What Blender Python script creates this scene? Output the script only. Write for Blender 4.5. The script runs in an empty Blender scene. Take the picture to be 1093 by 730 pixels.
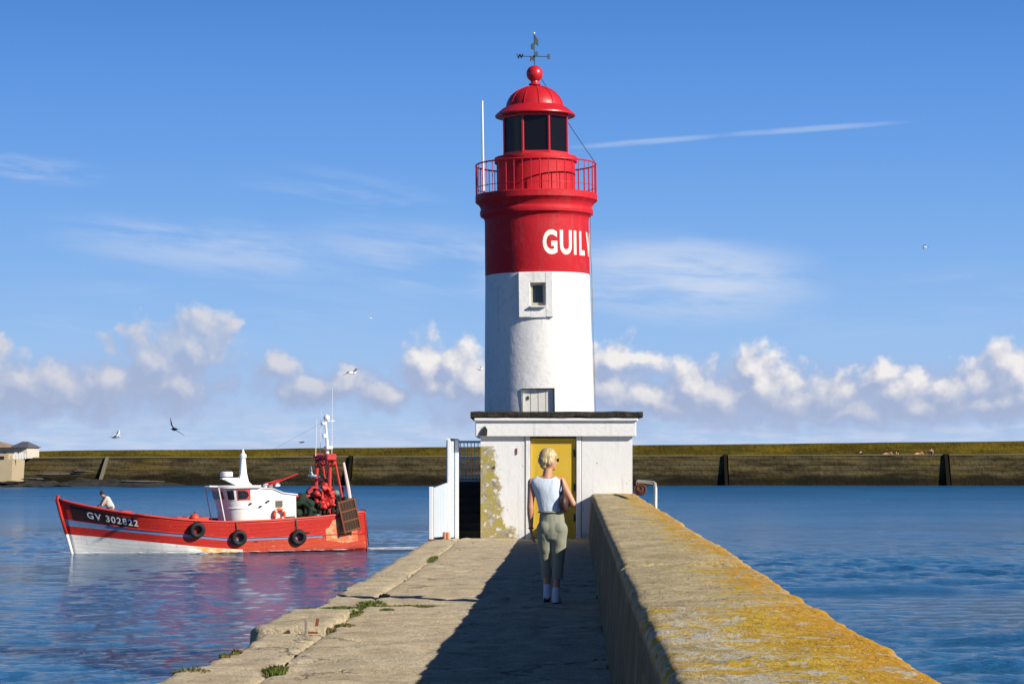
import bpy, math, random
import numpy as np
from mathutils import Vector, Matrix, noise, Quaternion
R = math.radians
random.seed(7)
scene = bpy.context.scene
col = scene.collection

# ------------------------------------------------------------------ camera
F = 2500.0           # focal length in photo pixels (1093 wide)
HZ = 489.0           # eye-level row
EYE = 1.6
cam_d = bpy.data.cameras.new('camera')
cam = bpy.data.objects.new('camera', cam_d)
col.objects.link(cam)
cam.location = (0, 0, EYE)
cam.rotation_euler = (R(90), 0, 0)
cam_d.sensor_width = 36.0
cam_d.lens = 36.0 * F / 1093.0
cam_d.shift_y = (HZ - 365.0) / 1093.0
cam_d.clip_start = 0.5
cam_d.clip_end = 30000
scene.camera = cam

# ------------------------------------------------------------------ sun and sky
SUN_EL = R(27.5); SUN_AZ = R(122)         # azimuth clockwise from +Y
S = Vector((math.sin(SUN_AZ)*math.cos(SUN_EL), math.cos(SUN_AZ)*math.cos(SUN_EL), math.sin(SUN_EL)))
sun_d = bpy.data.lights.new('sun', 'SUN')
sun_d.energy = 5.0
sun_d.angle = R(0.5)
sun_d.color = (1.0, 0.93, 0.82)
sun = bpy.data.objects.new('sun', sun_d)
col.objects.link(sun)
sun.rotation_euler = S.to_track_quat('Z', 'Y').to_euler()
scene.view_settings.view_transform = 'Standard'
scene.view_settings.look = 'None'
scene.view_settings.exposure = 0.38
scene.view_settings.gamma = 1.0
SKY_STRENGTH = 0.055

world = bpy.data.worlds.new('World')
scene.world = world
world.use_nodes = True
world.cycles.sampling_method = 'MANUAL'; world.cycles.sample_map_resolution = 256

class NT:
    """small helper to write node trees"""
    def __init__(s, tree): s.t = tree; s.n = tree.nodes; s.l = tree.links
    def put(s, sock, v):
        if hasattr(v, 'links') or isinstance(v, bpy.types.NodeSocket): s.l.new(v, sock)
        else: sock.default_value = v
    def m(s, op, a, b=None, c=None, clamp=False):
        n = s.n.new('ShaderNodeMath'); n.operation = op; n.use_clamp = clamp
        s.put(n.inputs[0], a)
        if b is not None: s.put(n.inputs[1], b)
        if c is not None: s.put(n.inputs[2], c)
        return n.outputs[0]
    def v(s, op, a, b=None, out=0):
        n = s.n.new('ShaderNodeVectorMath'); n.operation = op
        s.put(n.inputs[0], a)
        if b is not None: s.put(n.inputs[1], b)
        return n.outputs[out]
    def comb(s, x, y, z=0.0):
        n = s.n.new('ShaderNodeCombineXYZ')
        s.put(n.inputs[0], x); s.put(n.inputs[1], y); s.put(n.inputs[2], z); return n.outputs[0]
    def sep(s, a):
        n = s.n.new('ShaderNodeSeparateXYZ'); s.put(n.inputs[0], a); return n.outputs
    def noise(s, vec, scale, detail=4, rough=0.55, dist=0.0, color=False, dims='3D'):
        n = s.n.new('ShaderNodeTexNoise'); n.noise_dimensions = dims
        s.put(n.inputs['Vector'], vec); n.inputs['Scale'].default_value = scale
        n.inputs['Detail'].default_value = detail; n.inputs['Roughness'].default_value = rough
        n.inputs['Distortion'].default_value = dist
        return n.outputs['Color' if color else 'Fac']
    def step(s, x, a, b, smooth=True):
        n = s.n.new('ShaderNodeMapRange'); n.interpolation_type = 'SMOOTHSTEP' if smooth else 'LINEAR'
        s.put(n.inputs['Value'], x); s.put(n.inputs['From Min'], a); s.put(n.inputs['From Max'], b)
        return n.outputs[0]
    def mix(s, f, a, b, blend='MIX'):
        n = s.n.new('ShaderNodeMix'); n.data_type = 'RGBA'; n.blend_type = blend
        s.put(n.inputs['Factor'], f); s.put(n.inputs['A'], c4(a)); s.put(n.inputs['B'], c4(b))
        return n.outputs['Result']
def c4(c):
    if isinstance(c, (tuple, list)): return (*c, 1.0) if len(c) == 3 else tuple(c)
    return c
def _mixput(n, name, typ, v, l):
    for s_ in n.inputs:
        if s_.name == name and s_.type == typ and s_.enabled:
            if isinstance(v, bpy.types.NodeSocket): l.new(v, s_)
            else: s_.default_value = v
            return
def _mix(s, f, a, b, blend='MIX'):
    n = s.n.new('ShaderNodeMix'); n.data_type = 'RGBA'; n.blend_type = blend; n.clamp_factor = True
    _mixput(n, 'Factor', 'VALUE', f, s.l)
    _mixput(n, 'A', 'RGBA', c4(a), s.l)
    _mixput(n, 'B', 'RGBA', c4(b), s.l)
    for o_ in n.outputs:
        if o_.type == 'RGBA' and o_.enabled: return o_
NT.mix = _mix

# density of the cumulus bank as a function of direction: x = azimuth, y = elevation, unit = 0.04 rad
def px2uv(px, py): return ((px-546.5)/100.0, (HZ-py)/100.0)
CUM = [  # px, py, rx, ry (photo pixels): puffs of the cloud bank
 (224,354,28,20),(196,366,36,28),(164,390,46,34),(176,414,44,22),(120,408,42,26),(72,410,32,24),(40,418,38,22),(5,402,26,36),(8,424,50,18),(-70,400,60,40),
 (300,394,18,16),(330,416,40,12),(372,408,26,14),(408,420,34,12),
 (456,392,26,28),(484,390,34,28),(505,404,30,30),(560,404,40,30),(655,390,36,24),(690,384,26,13),(648,416,36,24),(690,428,50,16),
 (735,414,24,22),(764,424,32,22),(806,394,26,24),(815,416,40,28),(850,430,34,16),
 (884,424,26,24),(905,442,50,10),(936,404,20,20),(955,420,30,24),(985,436,34,14),(1012,422,30,22),(1045,410,32,24),(1080,400,36,32),(1060,430,50,16),(1130,392,50,40),
 (1250,405,70,36),(-200,405,90,32)]
g = bpy.data.node_groups.new('cumulus_density', 'ShaderNodeTree')
g.interface.new_socket('P', in_out='INPUT', socket_type='NodeSocketVector')
g.interface.new_socket('D', in_out='OUTPUT', socket_type='NodeSocketFloat')
G = NT(g); gi = g.nodes.new('NodeGroupInput'); go = g.nodes.new('NodeGroupOutput')
P0 = gi.outputs[0]
wv = G.v('SUBTRACT', G.noise(P0, 2.6, 3, 0.6, color=True), (0.5, 0.5, 0.5))
wv = G.v('MULTIPLY', wv, (0.42, 0.30, 0.0))
P1 = G.v('MULTIPLY', G.v('ADD', P0, wv), (1, 1, 0))
acc = None
for (px, py, rx, ry) in CUM:
    u, v_ = px2uv(px, py)
    d = G.v('MULTIPLY', G.v('SUBTRACT', P1, (u, v_, 0)), (100.0/(rx*1.26), 100.0/(ry*1.26), 0))
    val = G.m('SUBTRACT', 1.0, G.v('LENGTH', d, out='Value'))
    acc = val if acc is None else G.m('SMOOTH_MAX', acc, val, 0.25)
nz = G.m('SUBTRACT', G.noise(G.v('ADD', P0, (3.1, 7.7, 0)), 5.0, 8, 0.62), 0.5)
nl = G.m('SUBTRACT', G.noise(G.v('ADD', P0, (13.1, 2.7, 0)), 1.7, 2, 0.5), 0.5)
def billow(scale, sm, off):
    n = g.nodes.new('ShaderNodeTexVoronoi'); n.feature = 'SMOOTH_F1'; n.inputs['Scale'].default_value = scale
    n.inputs['Smoothness'].default_value = sm
    g.links.new(G.v('ADD', P1, off), n.inputs['Vector']); return G.m('SUBTRACT', 0.42, n.outputs['Distance'])
bl = G.m('ADD', G.m('MULTIPLY', billow(3.4, .5, (1, 5, 0)), 0.85), G.m('MULTIPLY', billow(8.5, .5, (4, 2, 0)), 0.42))
den = G.m('ADD', acc, G.m('ADD', bl, G.m('ADD', G.m('MULTIPLY', nz, 0.85), G.m('MULTIPLY', nl, 0.6))))
g.links.new(den, go.inputs[0])

W = NT(world.node_tree); W.n.clear()
wo = W.n.new('ShaderNodeOutputWorld'); bg = W.n.new('ShaderNodeBackground')
W.l.new(bg.outputs[0], wo.inputs[0]); bg.inputs[1].default_value = SKY_STRENGTH
sky = W.n.new('ShaderNodeTexSky'); sky.sky_type = 'NISHITA'; sky.sun_disc = False
sky.sun_elevation = SUN_EL; sky.sun_rotation = SUN_AZ
sky.air_density = 1.0; sky.dust_density = 0.3; sky.ozone_density = 3.0; sky.altitude = 0
tc = W.n.new('ShaderNodeTexCoord'); gen = tc.outputs['Generated']
sx, sy_, sz = W.sep(W.v('NORMALIZE', gen))
az = W.m('ARCTAN2', sx, sy_)
el = W.m('ARCSINE', sz)
U = W.m('MULTIPLY', az, 25.0); V = W.m('MULTIPLY', el, 25.0)
P = W.comb(U, V, 0.0)
hs = W.n.new('ShaderNodeHueSaturation'); W.l.new(sky.outputs[0], hs.inputs['Color'])
hs.inputs['Saturation'].default_value = 1.12; hs.inputs['Value'].default_value = 1.0
K = 1.0/SKY_STRENGTH                       # 1.0 on screen in background units
rampn = W.n.new('ShaderNodeValToRGB'); W.l.new(W.m('DIVIDE', W.m('MAXIMUM', el, 0.0), 1.0), rampn.inputs[0])
cr = rampn.color_ramp; cr.interpolation = 'B_SPLINE'
stops = [(0.0, (.44, .59, .83)), (.03, (.36, .55, .84)), (.075, (.235, .455, .84)), (.13, (.135, .345, .79)), (.20, (.070, .235, .68)), (.42, (.017, .052, .18)), (1.0, (.008, .026, .085))]
while len(cr.elements) < len(stops): cr.elements.new(0.5)
for e_, (p_, c_) in zip(cr.elements, stops): e_.position = p_; e_.color = (*c_, 1)
grad = W.v('MULTIPLY', rampn.outputs[0], (K*.80, K*.80, K*.80))
skyc = W.mix(0.95, hs.outputs[0], grad)
def cirrus(px, py, rx, ry, rot, scale, thr0, thr1, seed, amt):
    u, v_ = px2uv(px, py)
    d = W.v('SUBTRACT', P, (u, v_, 0))
    mp = W.n.new('ShaderNodeVectorRotate'); mp.rotation_type = 'Z_AXIS'
    W.l.new(d, mp.inputs['Vector']); mp.inputs['Angle'].default_value = -rot
    q = mp.outputs[0]
    e = W.v('LENGTH', W.v('MULTIPLY', q, (100.0/rx, 100.0/ry, 0)), out='Value')
    m_ = W.step(e, 1.0, 0.25)
    n_ = W.noise(W.v('ADD', W.v('MULTIPLY', q, (0.32, 2.0, 0)), (seed, seed*2, 0)), scale, 6, 0.6, 0.3)
    return W.m('MULTIPLY', W.m('MULTIPLY', m_, W.step(n_, thr0, thr1)), amt)
cs = [cirrus(725, 298, 190, 62, R(-3), 1.5, 0.30, 0.60, 3.3, 0.80), cirrus(480, 282, 230, 54, R(-6), 1.6, 0.32, 0.62, 5.3, 0.42),
      cirrus(235, 268, 230, 40, R(-5), 1.8, 0.34, 0.62, 8.1, 0.44), cirrus(30, 188, 110, 22, R(-4), 3.0, 0.38, 0.68, 1.7, 0.30),
      cirrus(370, 210, 150, 34, R(-8), 2.4, 0.40, 0.72, 11.7, 0.22), cirrus(860, 143, 130, 4.5, R(3), 5.0, 0.15, 0.55, 2.2, 0.34),
      cirrus(690, 154, 110, 4.5, R(4), 5.0, 0.15, 0.55, 6.2, 0.36), cirrus(120, 355, 120, 12, R(-8), 3.0, 0.36, 0.66, 9.2, 0.22),
      cirrus(950, 330, 260, 50, R(4), 1.6, 0.42, 0.75, 14.2, 0.20), cirrus(250, 330, 300, 60, R(-4), 1.6, 0.42, 0.75, 19.2, 0.16)]
ca = cs[0]
for c_ in cs[1:]: ca = W.m('MAXIMUM', ca, c_)
colr = W.mix(ca, skyc, tuple(x*K*.8 for x in (0.60, 0.68, 0.84)))
# pale veil and far flat cloud low over the sea
band = W.m('MULTIPLY', W.step(V, 1.05, 0.25), W.step(W.noise(W.v('MULTIPLY', P, (0.5, 2.2, 0)), 1.6, 6, 0.6), 0.30, 0.72))
colr = W.mix(W.m('MULTIPLY', band, 0.55), colr, tuple(x*K*.84 for x in (0.42, 0.51, 0.72)))
lowb = W.m('MULTIPLY', W.step(V, 0.62, 0.22), W.step(W.noise(W.v('MULTIPLY', P, (0.8, 5.0, 0)), 2.2, 6, 0.62), 0.40, 0.66))
colr = W.mix(W.m('MULTIPLY', lowb, 0.45), colr, tuple(x*K*.84 for x in (0.62, 0.66, 0.78)))
CLV = .80
def dens(vec):
    n = W.n.new('ShaderNodeGroup'); n.node_tree = g; W.put(n.inputs[0], vec); return n.outputs[0]
D0 = dens(P); D2 = dens(W.v('ADD', P, (0.10, 0.13, 0)))
body = W.m('MULTIPLY', W.m('MULTIPLY', W.step(D0, -0.95, 0.05), W.step(V, 1.25, 0.75)), W.m('MULTIPLY', W.step(V, 0.12, 0.40), 0.72))
colr = W.mix(body, colr, tuple(x*K*CLV for x in (0.36, 0.44, 0.66)))
alpha = W.step(D0, -0.28, 0.42)
g2 = W.m('MULTIPLY', W.m('SUBTRACT', D0, D2), 0.78)
lit = W.m('ADD', 0.36, g2, clamp=True)
low = W.step(V, 0.35, 0.95)
lit = W.m('MULTIPLY', lit, W.m('ADD', 0.40, W.m('MULTIPLY', low, 0.60)))
rightish = W.m('ADD', 0.54, W.m('MULTIPLY', W.step(U, -1.4, -1.15), 0.46))
lit = W.m('MULTIPLY', lit, rightish)
cc = W.mix(W.step(lit, 0.06, 0.92, False), tuple(x*K*CLV for x in (0.36, 0.425, 0.60)), tuple(x*K*CLV for x in (0.85, 0.825, 0.82)))
alpha = W.m('MULTIPLY', alpha, W.m('ADD', 0.70, W.m('MULTIPLY', W.step(lit, 0.15, 0.55), 0.28)))
alpha = W.m('MULTIPLY', alpha, W.step(V, 0.18, 0.55))
colr = W.mix(alpha, colr, cc)
W.l.new(colr, bg.inputs[0])

# ------------------------------------------------------------------ helpers
def pos(px, py, d):
    return Vector(((px-546.5)/F*d, d, EYE + (HZ-py)/F*d))

class MB:
    def __init__(s): s.v = []; s.f = []; s.mi = []
    def add(s, vs, fs, mi=0):
        b = len(s.v); s.v += [tuple(x) for x in vs]
        s.f += [tuple(i+b for i in f) for f in fs]; s.mi += [mi]*len(fs); return s
    def box(s, c, d, rot=None, mi=0, bev=0.0):
        cx, cy, cz = c; x, y, z = d[0]/2, d[1]/2, d[2]/2
        if bev > 0:
            b = min(bev, x*0.9, y*0.9, z*0.9)
            vs = []
            idx = {}
            for sx_ in (-1, 1):
                for sy2 in (-1, 1):
                    for sz2 in (-1, 1):
                        for k in range(3):
                            p = [sx_*(x-b), sy2*(y-b), sz2*(z-b)]
                            p[k] += (sx_, sy2, sz2)[k]*b
                            idx[(sx_, sy2, sz2, k)] = len(vs); vs.append(p)
            fs = []
            for k in range(3):
                for sg in (-1, 1):
                    a, b_ = [(1, 2), (2, 0), (0, 1)][k]
                    q = []
                    for (p_, r_) in ((-1, -1), (1, -1), (1, 1), (-1, 1)):
                        key = [0, 0, 0]; key[k] = sg; key[a] = p_; key[b_] = r_
                        q.append(idx[(*key, k)])
                    fs.append(q if sg > 0 else q[::-1])
            for k in range(3):     # edges along axis k
                a, b_ = [(1, 2), (2, 0), (0, 1)][k]
                for p_ in (-1, 1):
                    for r_ in (-1, 1):
                        k0 = [0, 0, 0]; k0[a] = p_; k0[b_] = r_
                        lo = list(k0); lo[k] = -1; hi = list(k0); hi[k] = 1
                        q = [idx[(*lo, a)], idx[(*hi, a)], idx[(*hi, b_)], idx[(*lo, b_)]]
                        fs.append(q if p_*r_ < 0 else q[::-1])
            for sx_ in (-1, 1):
                for sy2 in (-1, 1):
                    for sz2 in (-1, 1):
                        q = [idx[(sx_, sy2, sz2, k)] for k in range(3)]
                        fs.append(q if sx_*sy2*sz2 > 0 else q[::-1])
        else:
            vs = [[a*x, b*y, c_*z] for a in (-1, 1) for b in (-1, 1) for c_ in (-1, 1)]
            fs = [(0, 1, 3, 2), (4, 6, 7, 5), (0, 4, 5, 1), (2, 3, 7, 6), (0, 2, 6, 4), (1, 5, 7, 3)]
        M = rot if rot is not None else Matrix.Identity(3)
        return s.add([M @ Vector(p) + Vector(c) for p in vs], fs, mi)
    def tube(s, pts, r, n=8, caps=True, mi=0, flat=None):
        pts = [Vector(p) for p in pts]; m = len(pts)
        rs = r if isinstance(r, (list, tuple)) else [r]*m
        vs = []; fs = []
        prev = None
        for i, p in enumerate(pts):
            t = (pts[min(i+1, m-1)] - pts[max(i-1, 0)]).normalized()
            if prev is None:
                a = t.orthogonal().normalized() if abs(t.z) > 0.999 or flat is None else t.cross(Vector((0, 0, 1))).normalized()
            else:
                a = (prev - t*prev.dot(t)).normalized()
            prev = a; b = t.cross(a)
            for k in range(n):
                th = 2*math.pi*k/n
                vs.append(p + a*math.cos(th)*rs[i] + b*math.sin(th)*rs[i])
        for i in range(m-1):
            for k in range(n):
                k2 = (k+1) % n
                fs.append((i*n+k, i*n+k2, (i+1)*n+k2, (i+1)*n+k))
        if caps: fs.append(tuple(range(n))[::-1]); fs.append(tuple((m-1)*n+k for k in range(n)))
        return s.add(vs, fs, mi)
    def lathe(s, prof, n=64, c=(0, 0, 0), mi=0, cap0=False, cap1=False, a0=0.0):
        vs = []; fs = []
        for (r, z) in prof:
            for k in range(n):
                th = a0 + 2*math.pi*k/n
                vs.append((c[0]+r*math.cos(th), c[1]+r*math.sin(th), c[2]+z))
        for i in range(len(prof)-1):
            for k in range(n):
                k2 = (k+1) % n
                fs.append((i*n+k, i*n+k2, (i+1)*n+k2, (i+1)*n+k))
        if cap0: fs.append(tuple(range(n))[::-1])
        if cap1: fs.append(tuple((len(prof)-1)*n+k for k in range(n)))
        return s.add(vs, fs, mi)
    def torus(s, c, R0, r, M=None, n=28, k=10, sq=1.0):
        vs = []; fs = []
        M = M or Matrix.Identity(3)
        for i in range(n):
            a = 2*math.pi*i/n
            for j in range(k):
                b = 2*math.pi*j/k
                vs.append(M @ Vector(((R0+r*math.cos(b))*math.cos(a), (R0+r*math.cos(b))*math.sin(a), r*sq*math.sin(b))) + Vector(c))
        for i in range(n):
            for j in range(k):
                i2, j2 = (i+1) % n, (j+1) % k
                fs.append((i*k+j, i2*k+j, i2*k+j2, i*k+j2))
        return s.add(vs, fs)
    def ball(s, c, r, M=None, n=14, m=10):
        rx, ry, rz = r if isinstance(r, (tuple, list)) else (r, r, r)
        M = M or Matrix.Identity(3); c = Vector(c)
        vs = [M @ Vector((0, 0, -rz)) + c]
        for i in range(1, m):
            ph = -math.pi/2 + math.pi*i/m
            for k in range(n):
                a = 2*math.pi*k/n
                vs.append(M @ Vector((rx*math.cos(ph)*math.cos(a), ry*math.cos(ph)*math.sin(a), rz*math.sin(ph))) + c)
        vs.append(M @ Vector((0, 0, rz)) + c)
        fs = [(0, 1+(k+1) % n, 1+k) for k in range(n)]
        for i in range(m-2):
            for k in range(n):
                k2 = (k+1) % n
                fs.append((1+i*n+k, 1+i*n+k2, 1+(i+1)*n+k2, 1+(i+1)*n+k))
        t = len(vs)-1; b = 1+(m-2)*n
        fs += [(b+k, b+(k+1) % n, t) for k in range(n)]
        return s.add(vs, fs)
    def cone(s, p0, p1, r0, r1, n=12, flat=1.0, axis=(0, 1, 0)):
        """tapered capsule, flattened along axis"""
        p0 = Vector(p0); p1 = Vector(p1); t = p1-p0; L = max(t.length, 1e-4); t /= L
        ax = Vector(axis)
        a = ax - t*ax.dot(t)
        a = a.normalized() if a.length > 1e-3 else t.orthogonal().normalized()
        b = t.cross(a)
        st = []
        for i in range(5):
            ph = -math.pi/2 + math.pi/2*i/4
            st.append((p0 + t*(r0*math.sin(ph)), r0*math.cos(ph)+1e-4))
        for i in range(5):
            ph = math.pi/2*i/4
            st.append((p1 + t*(r1*math.sin(ph)), r1*math.cos(ph)+1e-4))
        vs = []; fs = []
        for (p, r) in st:
            for k in range(n):
                th = 2*math.pi*k/n
                vs.append(p + a*math.cos(th)*r*flat + b*math.sin(th)*r)
        m = len(st)
        for i in range(m-1):
            for k in range(n):
                k2 = (k+1) % n
                fs.append((i*n+k, i*n+k2, (i+1)*n+k2, (i+1)*n+k))
        fs.append(tuple(range(n))[::-1]); fs.append(tuple((m-1)*n+k for k in range(n)))
        return s.add(vs, fs)
    def prism(s, poly, y0, y1, M=None, mi=0):
        """extrude a polygon given in x,z along y"""
        n = len(poly); M = M or Matrix.Identity(3)
        vs = [M @ Vector((x, y0, z)) for x, z in poly] + [M @ Vector((x, y1, z)) for x, z in poly]
        fs = [tuple(range(n)), tuple(range(n, 2*n))[::-1]] + [((i+1) % n, i, n+i, n+(i+1) % n) for i in range(n)]
        return s.add(vs, fs, mi)
    def mesh(s, name, mats=None):
        me = bpy.data.meshes.new(name); me.from_pydata(s.v, [], s.f)
        mats = mats or []
        for m_ in mats: me.materials.append(m_)
        if len(mats) > 1: me.polygons.foreach_set('material_index', s.mi)
        me.update(); return me
    def build(s, name, mat, parent=None, smooth=False, loc=None, autos=None):
        mats = mat if isinstance(mat, (list, tuple)) else [mat]
        me = s.mesh(name, mats)
        if smooth or autos:
            me.polygons.foreach_set('use_smooth', [True]*len(me.polygons))
            if autos: me.set_sharp_from_angle(angle=R(autos))
        o = bpy.data.objects.new(name, me); col.objects.link(o)
        if parent: o.parent = parent
        if loc is not None: o.location = loc
        return o

def tag(o, label=None, cat=None, group=None, kind=None):
    if label: o['label'] = label
    if cat: o['category'] = cat
    if group: o['group'] = group
    if kind: o['kind'] = kind
    return o
def thing(name, loc, label, cat, group=None, rz=0.0):
    o = bpy.data.objects.new(name, None); col.objects.link(o)
    o.location = loc; o.rotation_euler = (0, 0, rz); o.empty_display_size = 0.3
    return tag(o, label, cat, group)
def kids(o): return [c for c in bpy.data.objects if c.parent == o]
def copy_tree(o, parent=None):
    c = o.copy(); col.objects.link(c)
    if parent: c.parent = parent
    for ch in kids(o): copy_tree(ch, c)
    return c
def remesh(mb, name, mat, parent, vox, smooth_it=6, crop=None, fac=0.6):
    """fuse overlapping shapes into one continuous skin"""
    me = mb.mesh('tmp'); o = bpy.data.objects.new('tmp', me); col.objects.link(o)
    m1 = o.modifiers.new('r', 'REMESH'); m1.mode = 'VOXEL'; m1.voxel_size = vox
    m2 = o.modifiers.new('s', 'SMOOTH'); m2.iterations = smooth_it; m2.factor = fac
    dg = bpy.context.evaluated_depsgraph_get()
    res = bpy.data.meshes.new_from_object(o.evaluated_get(dg))
    bpy.data.objects.remove(o)
    res.name = name; res.materials.clear(); res.materials.append(mat)
    res.polygons.foreach_set('use_smooth', [True]*len(res.polygons))
    ob = bpy.data.objects.new(name, res); col.objects.link(ob)
    if parent: ob.parent = parent
    return ob
def fbm(x, y, z=0.0, o=4):
    return noise.fractal(Vector((x, y, z)), 1.0, 2.0, o)
def grid(nu, nv, fn):
    vs = [fn(i, j) for j in range(nv) for i in range(nu)]
    fs = [(j*nu+i, j*nu+i+1, (j+1)*nu+i+1, (j+1)*nu+i) for j in range(nv-1) for i in range(nu-1)]
    return vs, fs

# ------------------------------------------------------------------ materials
def new_mat(name):
    m = bpy.data.materials.new(name); m.use_nodes = True
    t = NT(m.node_tree); b = m.node_tree.nodes['Principled BSDF']
    tcn = t.n.new('ShaderNodeTexCoord')
    return m, t, b, tcn.outputs['Object']
def bump(t, b, h, dist, strength=1.0, normal=None):
    n = t.n.new('ShaderNodeBump'); n.inputs['Distance'].default_value = dist
    n.inputs['Strength'].default_value = strength
    t.l.new(h, n.inputs['Height'])
    if normal is not None: t.l.new(normal, n.inputs['Normal'])
    t.l.new(n.outputs[0], b.inputs['Normal']); return n.outputs[0]
def spec(b, v): b.inputs['Specular IOR Level'].default_value = v
MATS = {}
def paint(name, colr_, rough=0.5, dirt=0.25, dirtcol=(0.10, 0.08, 0.06), scale=3.0, bmp=0.004, bs=18.0, metal=0.0, sp=0.4, drips=0.0, dscale=1.0):
    """painted surface: colour drift, grime patches, fine relief"""
    if name in MATS: return MATS[name]
    m, t, b, oc = new_mat(name)
    n1 = t.noise(oc, scale, 5, 0.6); n2 = t.noise(oc, scale*5.3, 6, 0.7)
    c = t.mix(n1, tuple(x*0.86 for x in colr_), tuple(min(1, x*1.10) for x in colr_))
    if dirt > 0:
        f = t.m('MULTIPLY', t.step(t.m('ADD', t.m('MULTIPLY', n1, 0.5), t.m('MULTIPLY', n2, 0.5)), 0.50, 0.72), dirt)
        c = t.mix(f, c, dirtcol)
    if drips > 0:
        st = t.noise(t.v('MULTIPLY', oc, (7*dscale, 7*dscale, 0.55*dscale)), 1.6, 5, 0.65)
        c = t.mix(t.m('MULTIPLY', t.step(st, 0.54, 0.74), drips), c, dirtcol)
    t.l.new(c, b.inputs['Base Color'])
    rr = t.m('ADD', rough-0.08, t.m('MULTIPLY', n2, 0.16)); t.l.new(rr, b.inputs['Roughness'])
    b.inputs['Metallic'].default_value = metal; spec(b, sp)
    if bmp > 0: bump(t, b, t.noise(oc, bs, 5, 0.6), bmp, 1.0)
    MATS[name] = m; return m

def plaster(name, colr_, dirt, drips, relief=0.02):
    m, t, b, oc = new_mat(name)
    n1 = t.noise(oc, 1.1, 5, 0.6); n2 = t.noise(oc, 7.0, 6, 0.65); n3 = t.noise(oc, 38.0, 3, 0.6)
    c = t.mix(n1, tuple(x*0.90 for x in colr_), colr_)
    f = t.m('MULTIPLY', t.step(t.m('ADD', t.m('MULTIPLY', n1, 0.4), t.m('MULTIPLY', n2, 0.6)), 0.50, 0.70), dirt)
    c = t.mix(f, c, (0.20, 0.17, 0.12))
    st = t.noise(t.v('MULTIPLY', oc, (6, 6, 0.45)), 1.5, 6, 0.65)
    c = t.mix(t.m('MULTIPLY', t.step(st, 0.55, 0.75), drips), c, (0.13, 0.12, 0.10))
    t.l.new(c, b.inputs['Base Color']); b.inputs['Roughness'].default_value = 0.62; spec(b, 0.25)
    h = t.m('ADD', t.m('MULTIPLY', t.noise(oc, 2.0, 3, 0.55), 1.0), t.m('ADD', t.m('MULTIPLY', n2, 0.45), t.m('MULTIPLY', n3, 0.10)))
    bump(t, b, h, relief, 1.0)
    return m
white_plaster = plaster('white_plaster', (0.80, 0.79, 0.76), 0.26, 0.26, 0.020)
red_plaster = plaster('red_plaster', (0.53, 0.012, 0.022), 0.22, 0.34, 0.016)
red_metal = paint('red_metal', (0.52, 0.014, 0.022), 0.38, 0.12, (0.25, 0.05, 0.03), 4.0, 0.004, 10, sp=0.5, drips=0.15)
white_metal = paint('white_metal', (0.80, 0.80, 0.78), 0.42, 0.16, (0.35, 0.25, 0.16), 3, 0.002)
black_pane = paint('black_pane', (0.006, 0.005, 0.006), 0.22, 0.0, sp=0.25, bmp=0.0)
dark_glass = paint('dark_glass', (0.02, 0.022, 0.025), 0.12, 0.1, sp=0.5, bmp=0.0)
green_bronze = paint('green_bronze', (0.035, 0.055, 0.05), 0.5, 0.2)
letter_white = paint('letter_white', (0.80, 0.76, 0.66), 0.55, 0.10, (0.5, 0.12, 0.08))
black_iron = paint('black_iron', (0.03, 0.028, 0.027), 0.55, 0.4, (0.10, 0.04, 0.02), 8)
rusty = paint('rusty_iron', (0.22, 0.075, 0.035), 0.8, 0.5, (0.05, 0.025, 0.018), 9, 0.006, 30, sp=0.2)
pink_rust = paint('pinkish_paint', (0.62, 0.26, 0.15), 0.7, 0.3, (0.25, 0.09, 0.05), 9)
dark_steps = paint('dark_steps', (0.035, 0.033, 0.030), 0.8, 0.4, (0.06, 0.055, 0.04), 4, 0.006, 20, sp=0.15)
rubber = paint('tyre_rubber', (0.014, 0.014, 0.015), 0.6, 0.3, (0.06, 0.055, 0.05), 6, sp=0.3)
orange_pl = paint('orange_plastic', (0.85, 0.10, 0.02), 0.45, 0.12)
brown_rope = paint('brown_rope', (0.10, 0.035, 0.024), 0.85, 0.4, (0.03, 0.02, 0.02), 14, 0.01, 40)
steel = paint('galvanised_steel', (0.60, 0.56, 0.46), 0.4, 0.2, (0.3, 0.2, 0.1), metal=0.4)

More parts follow.
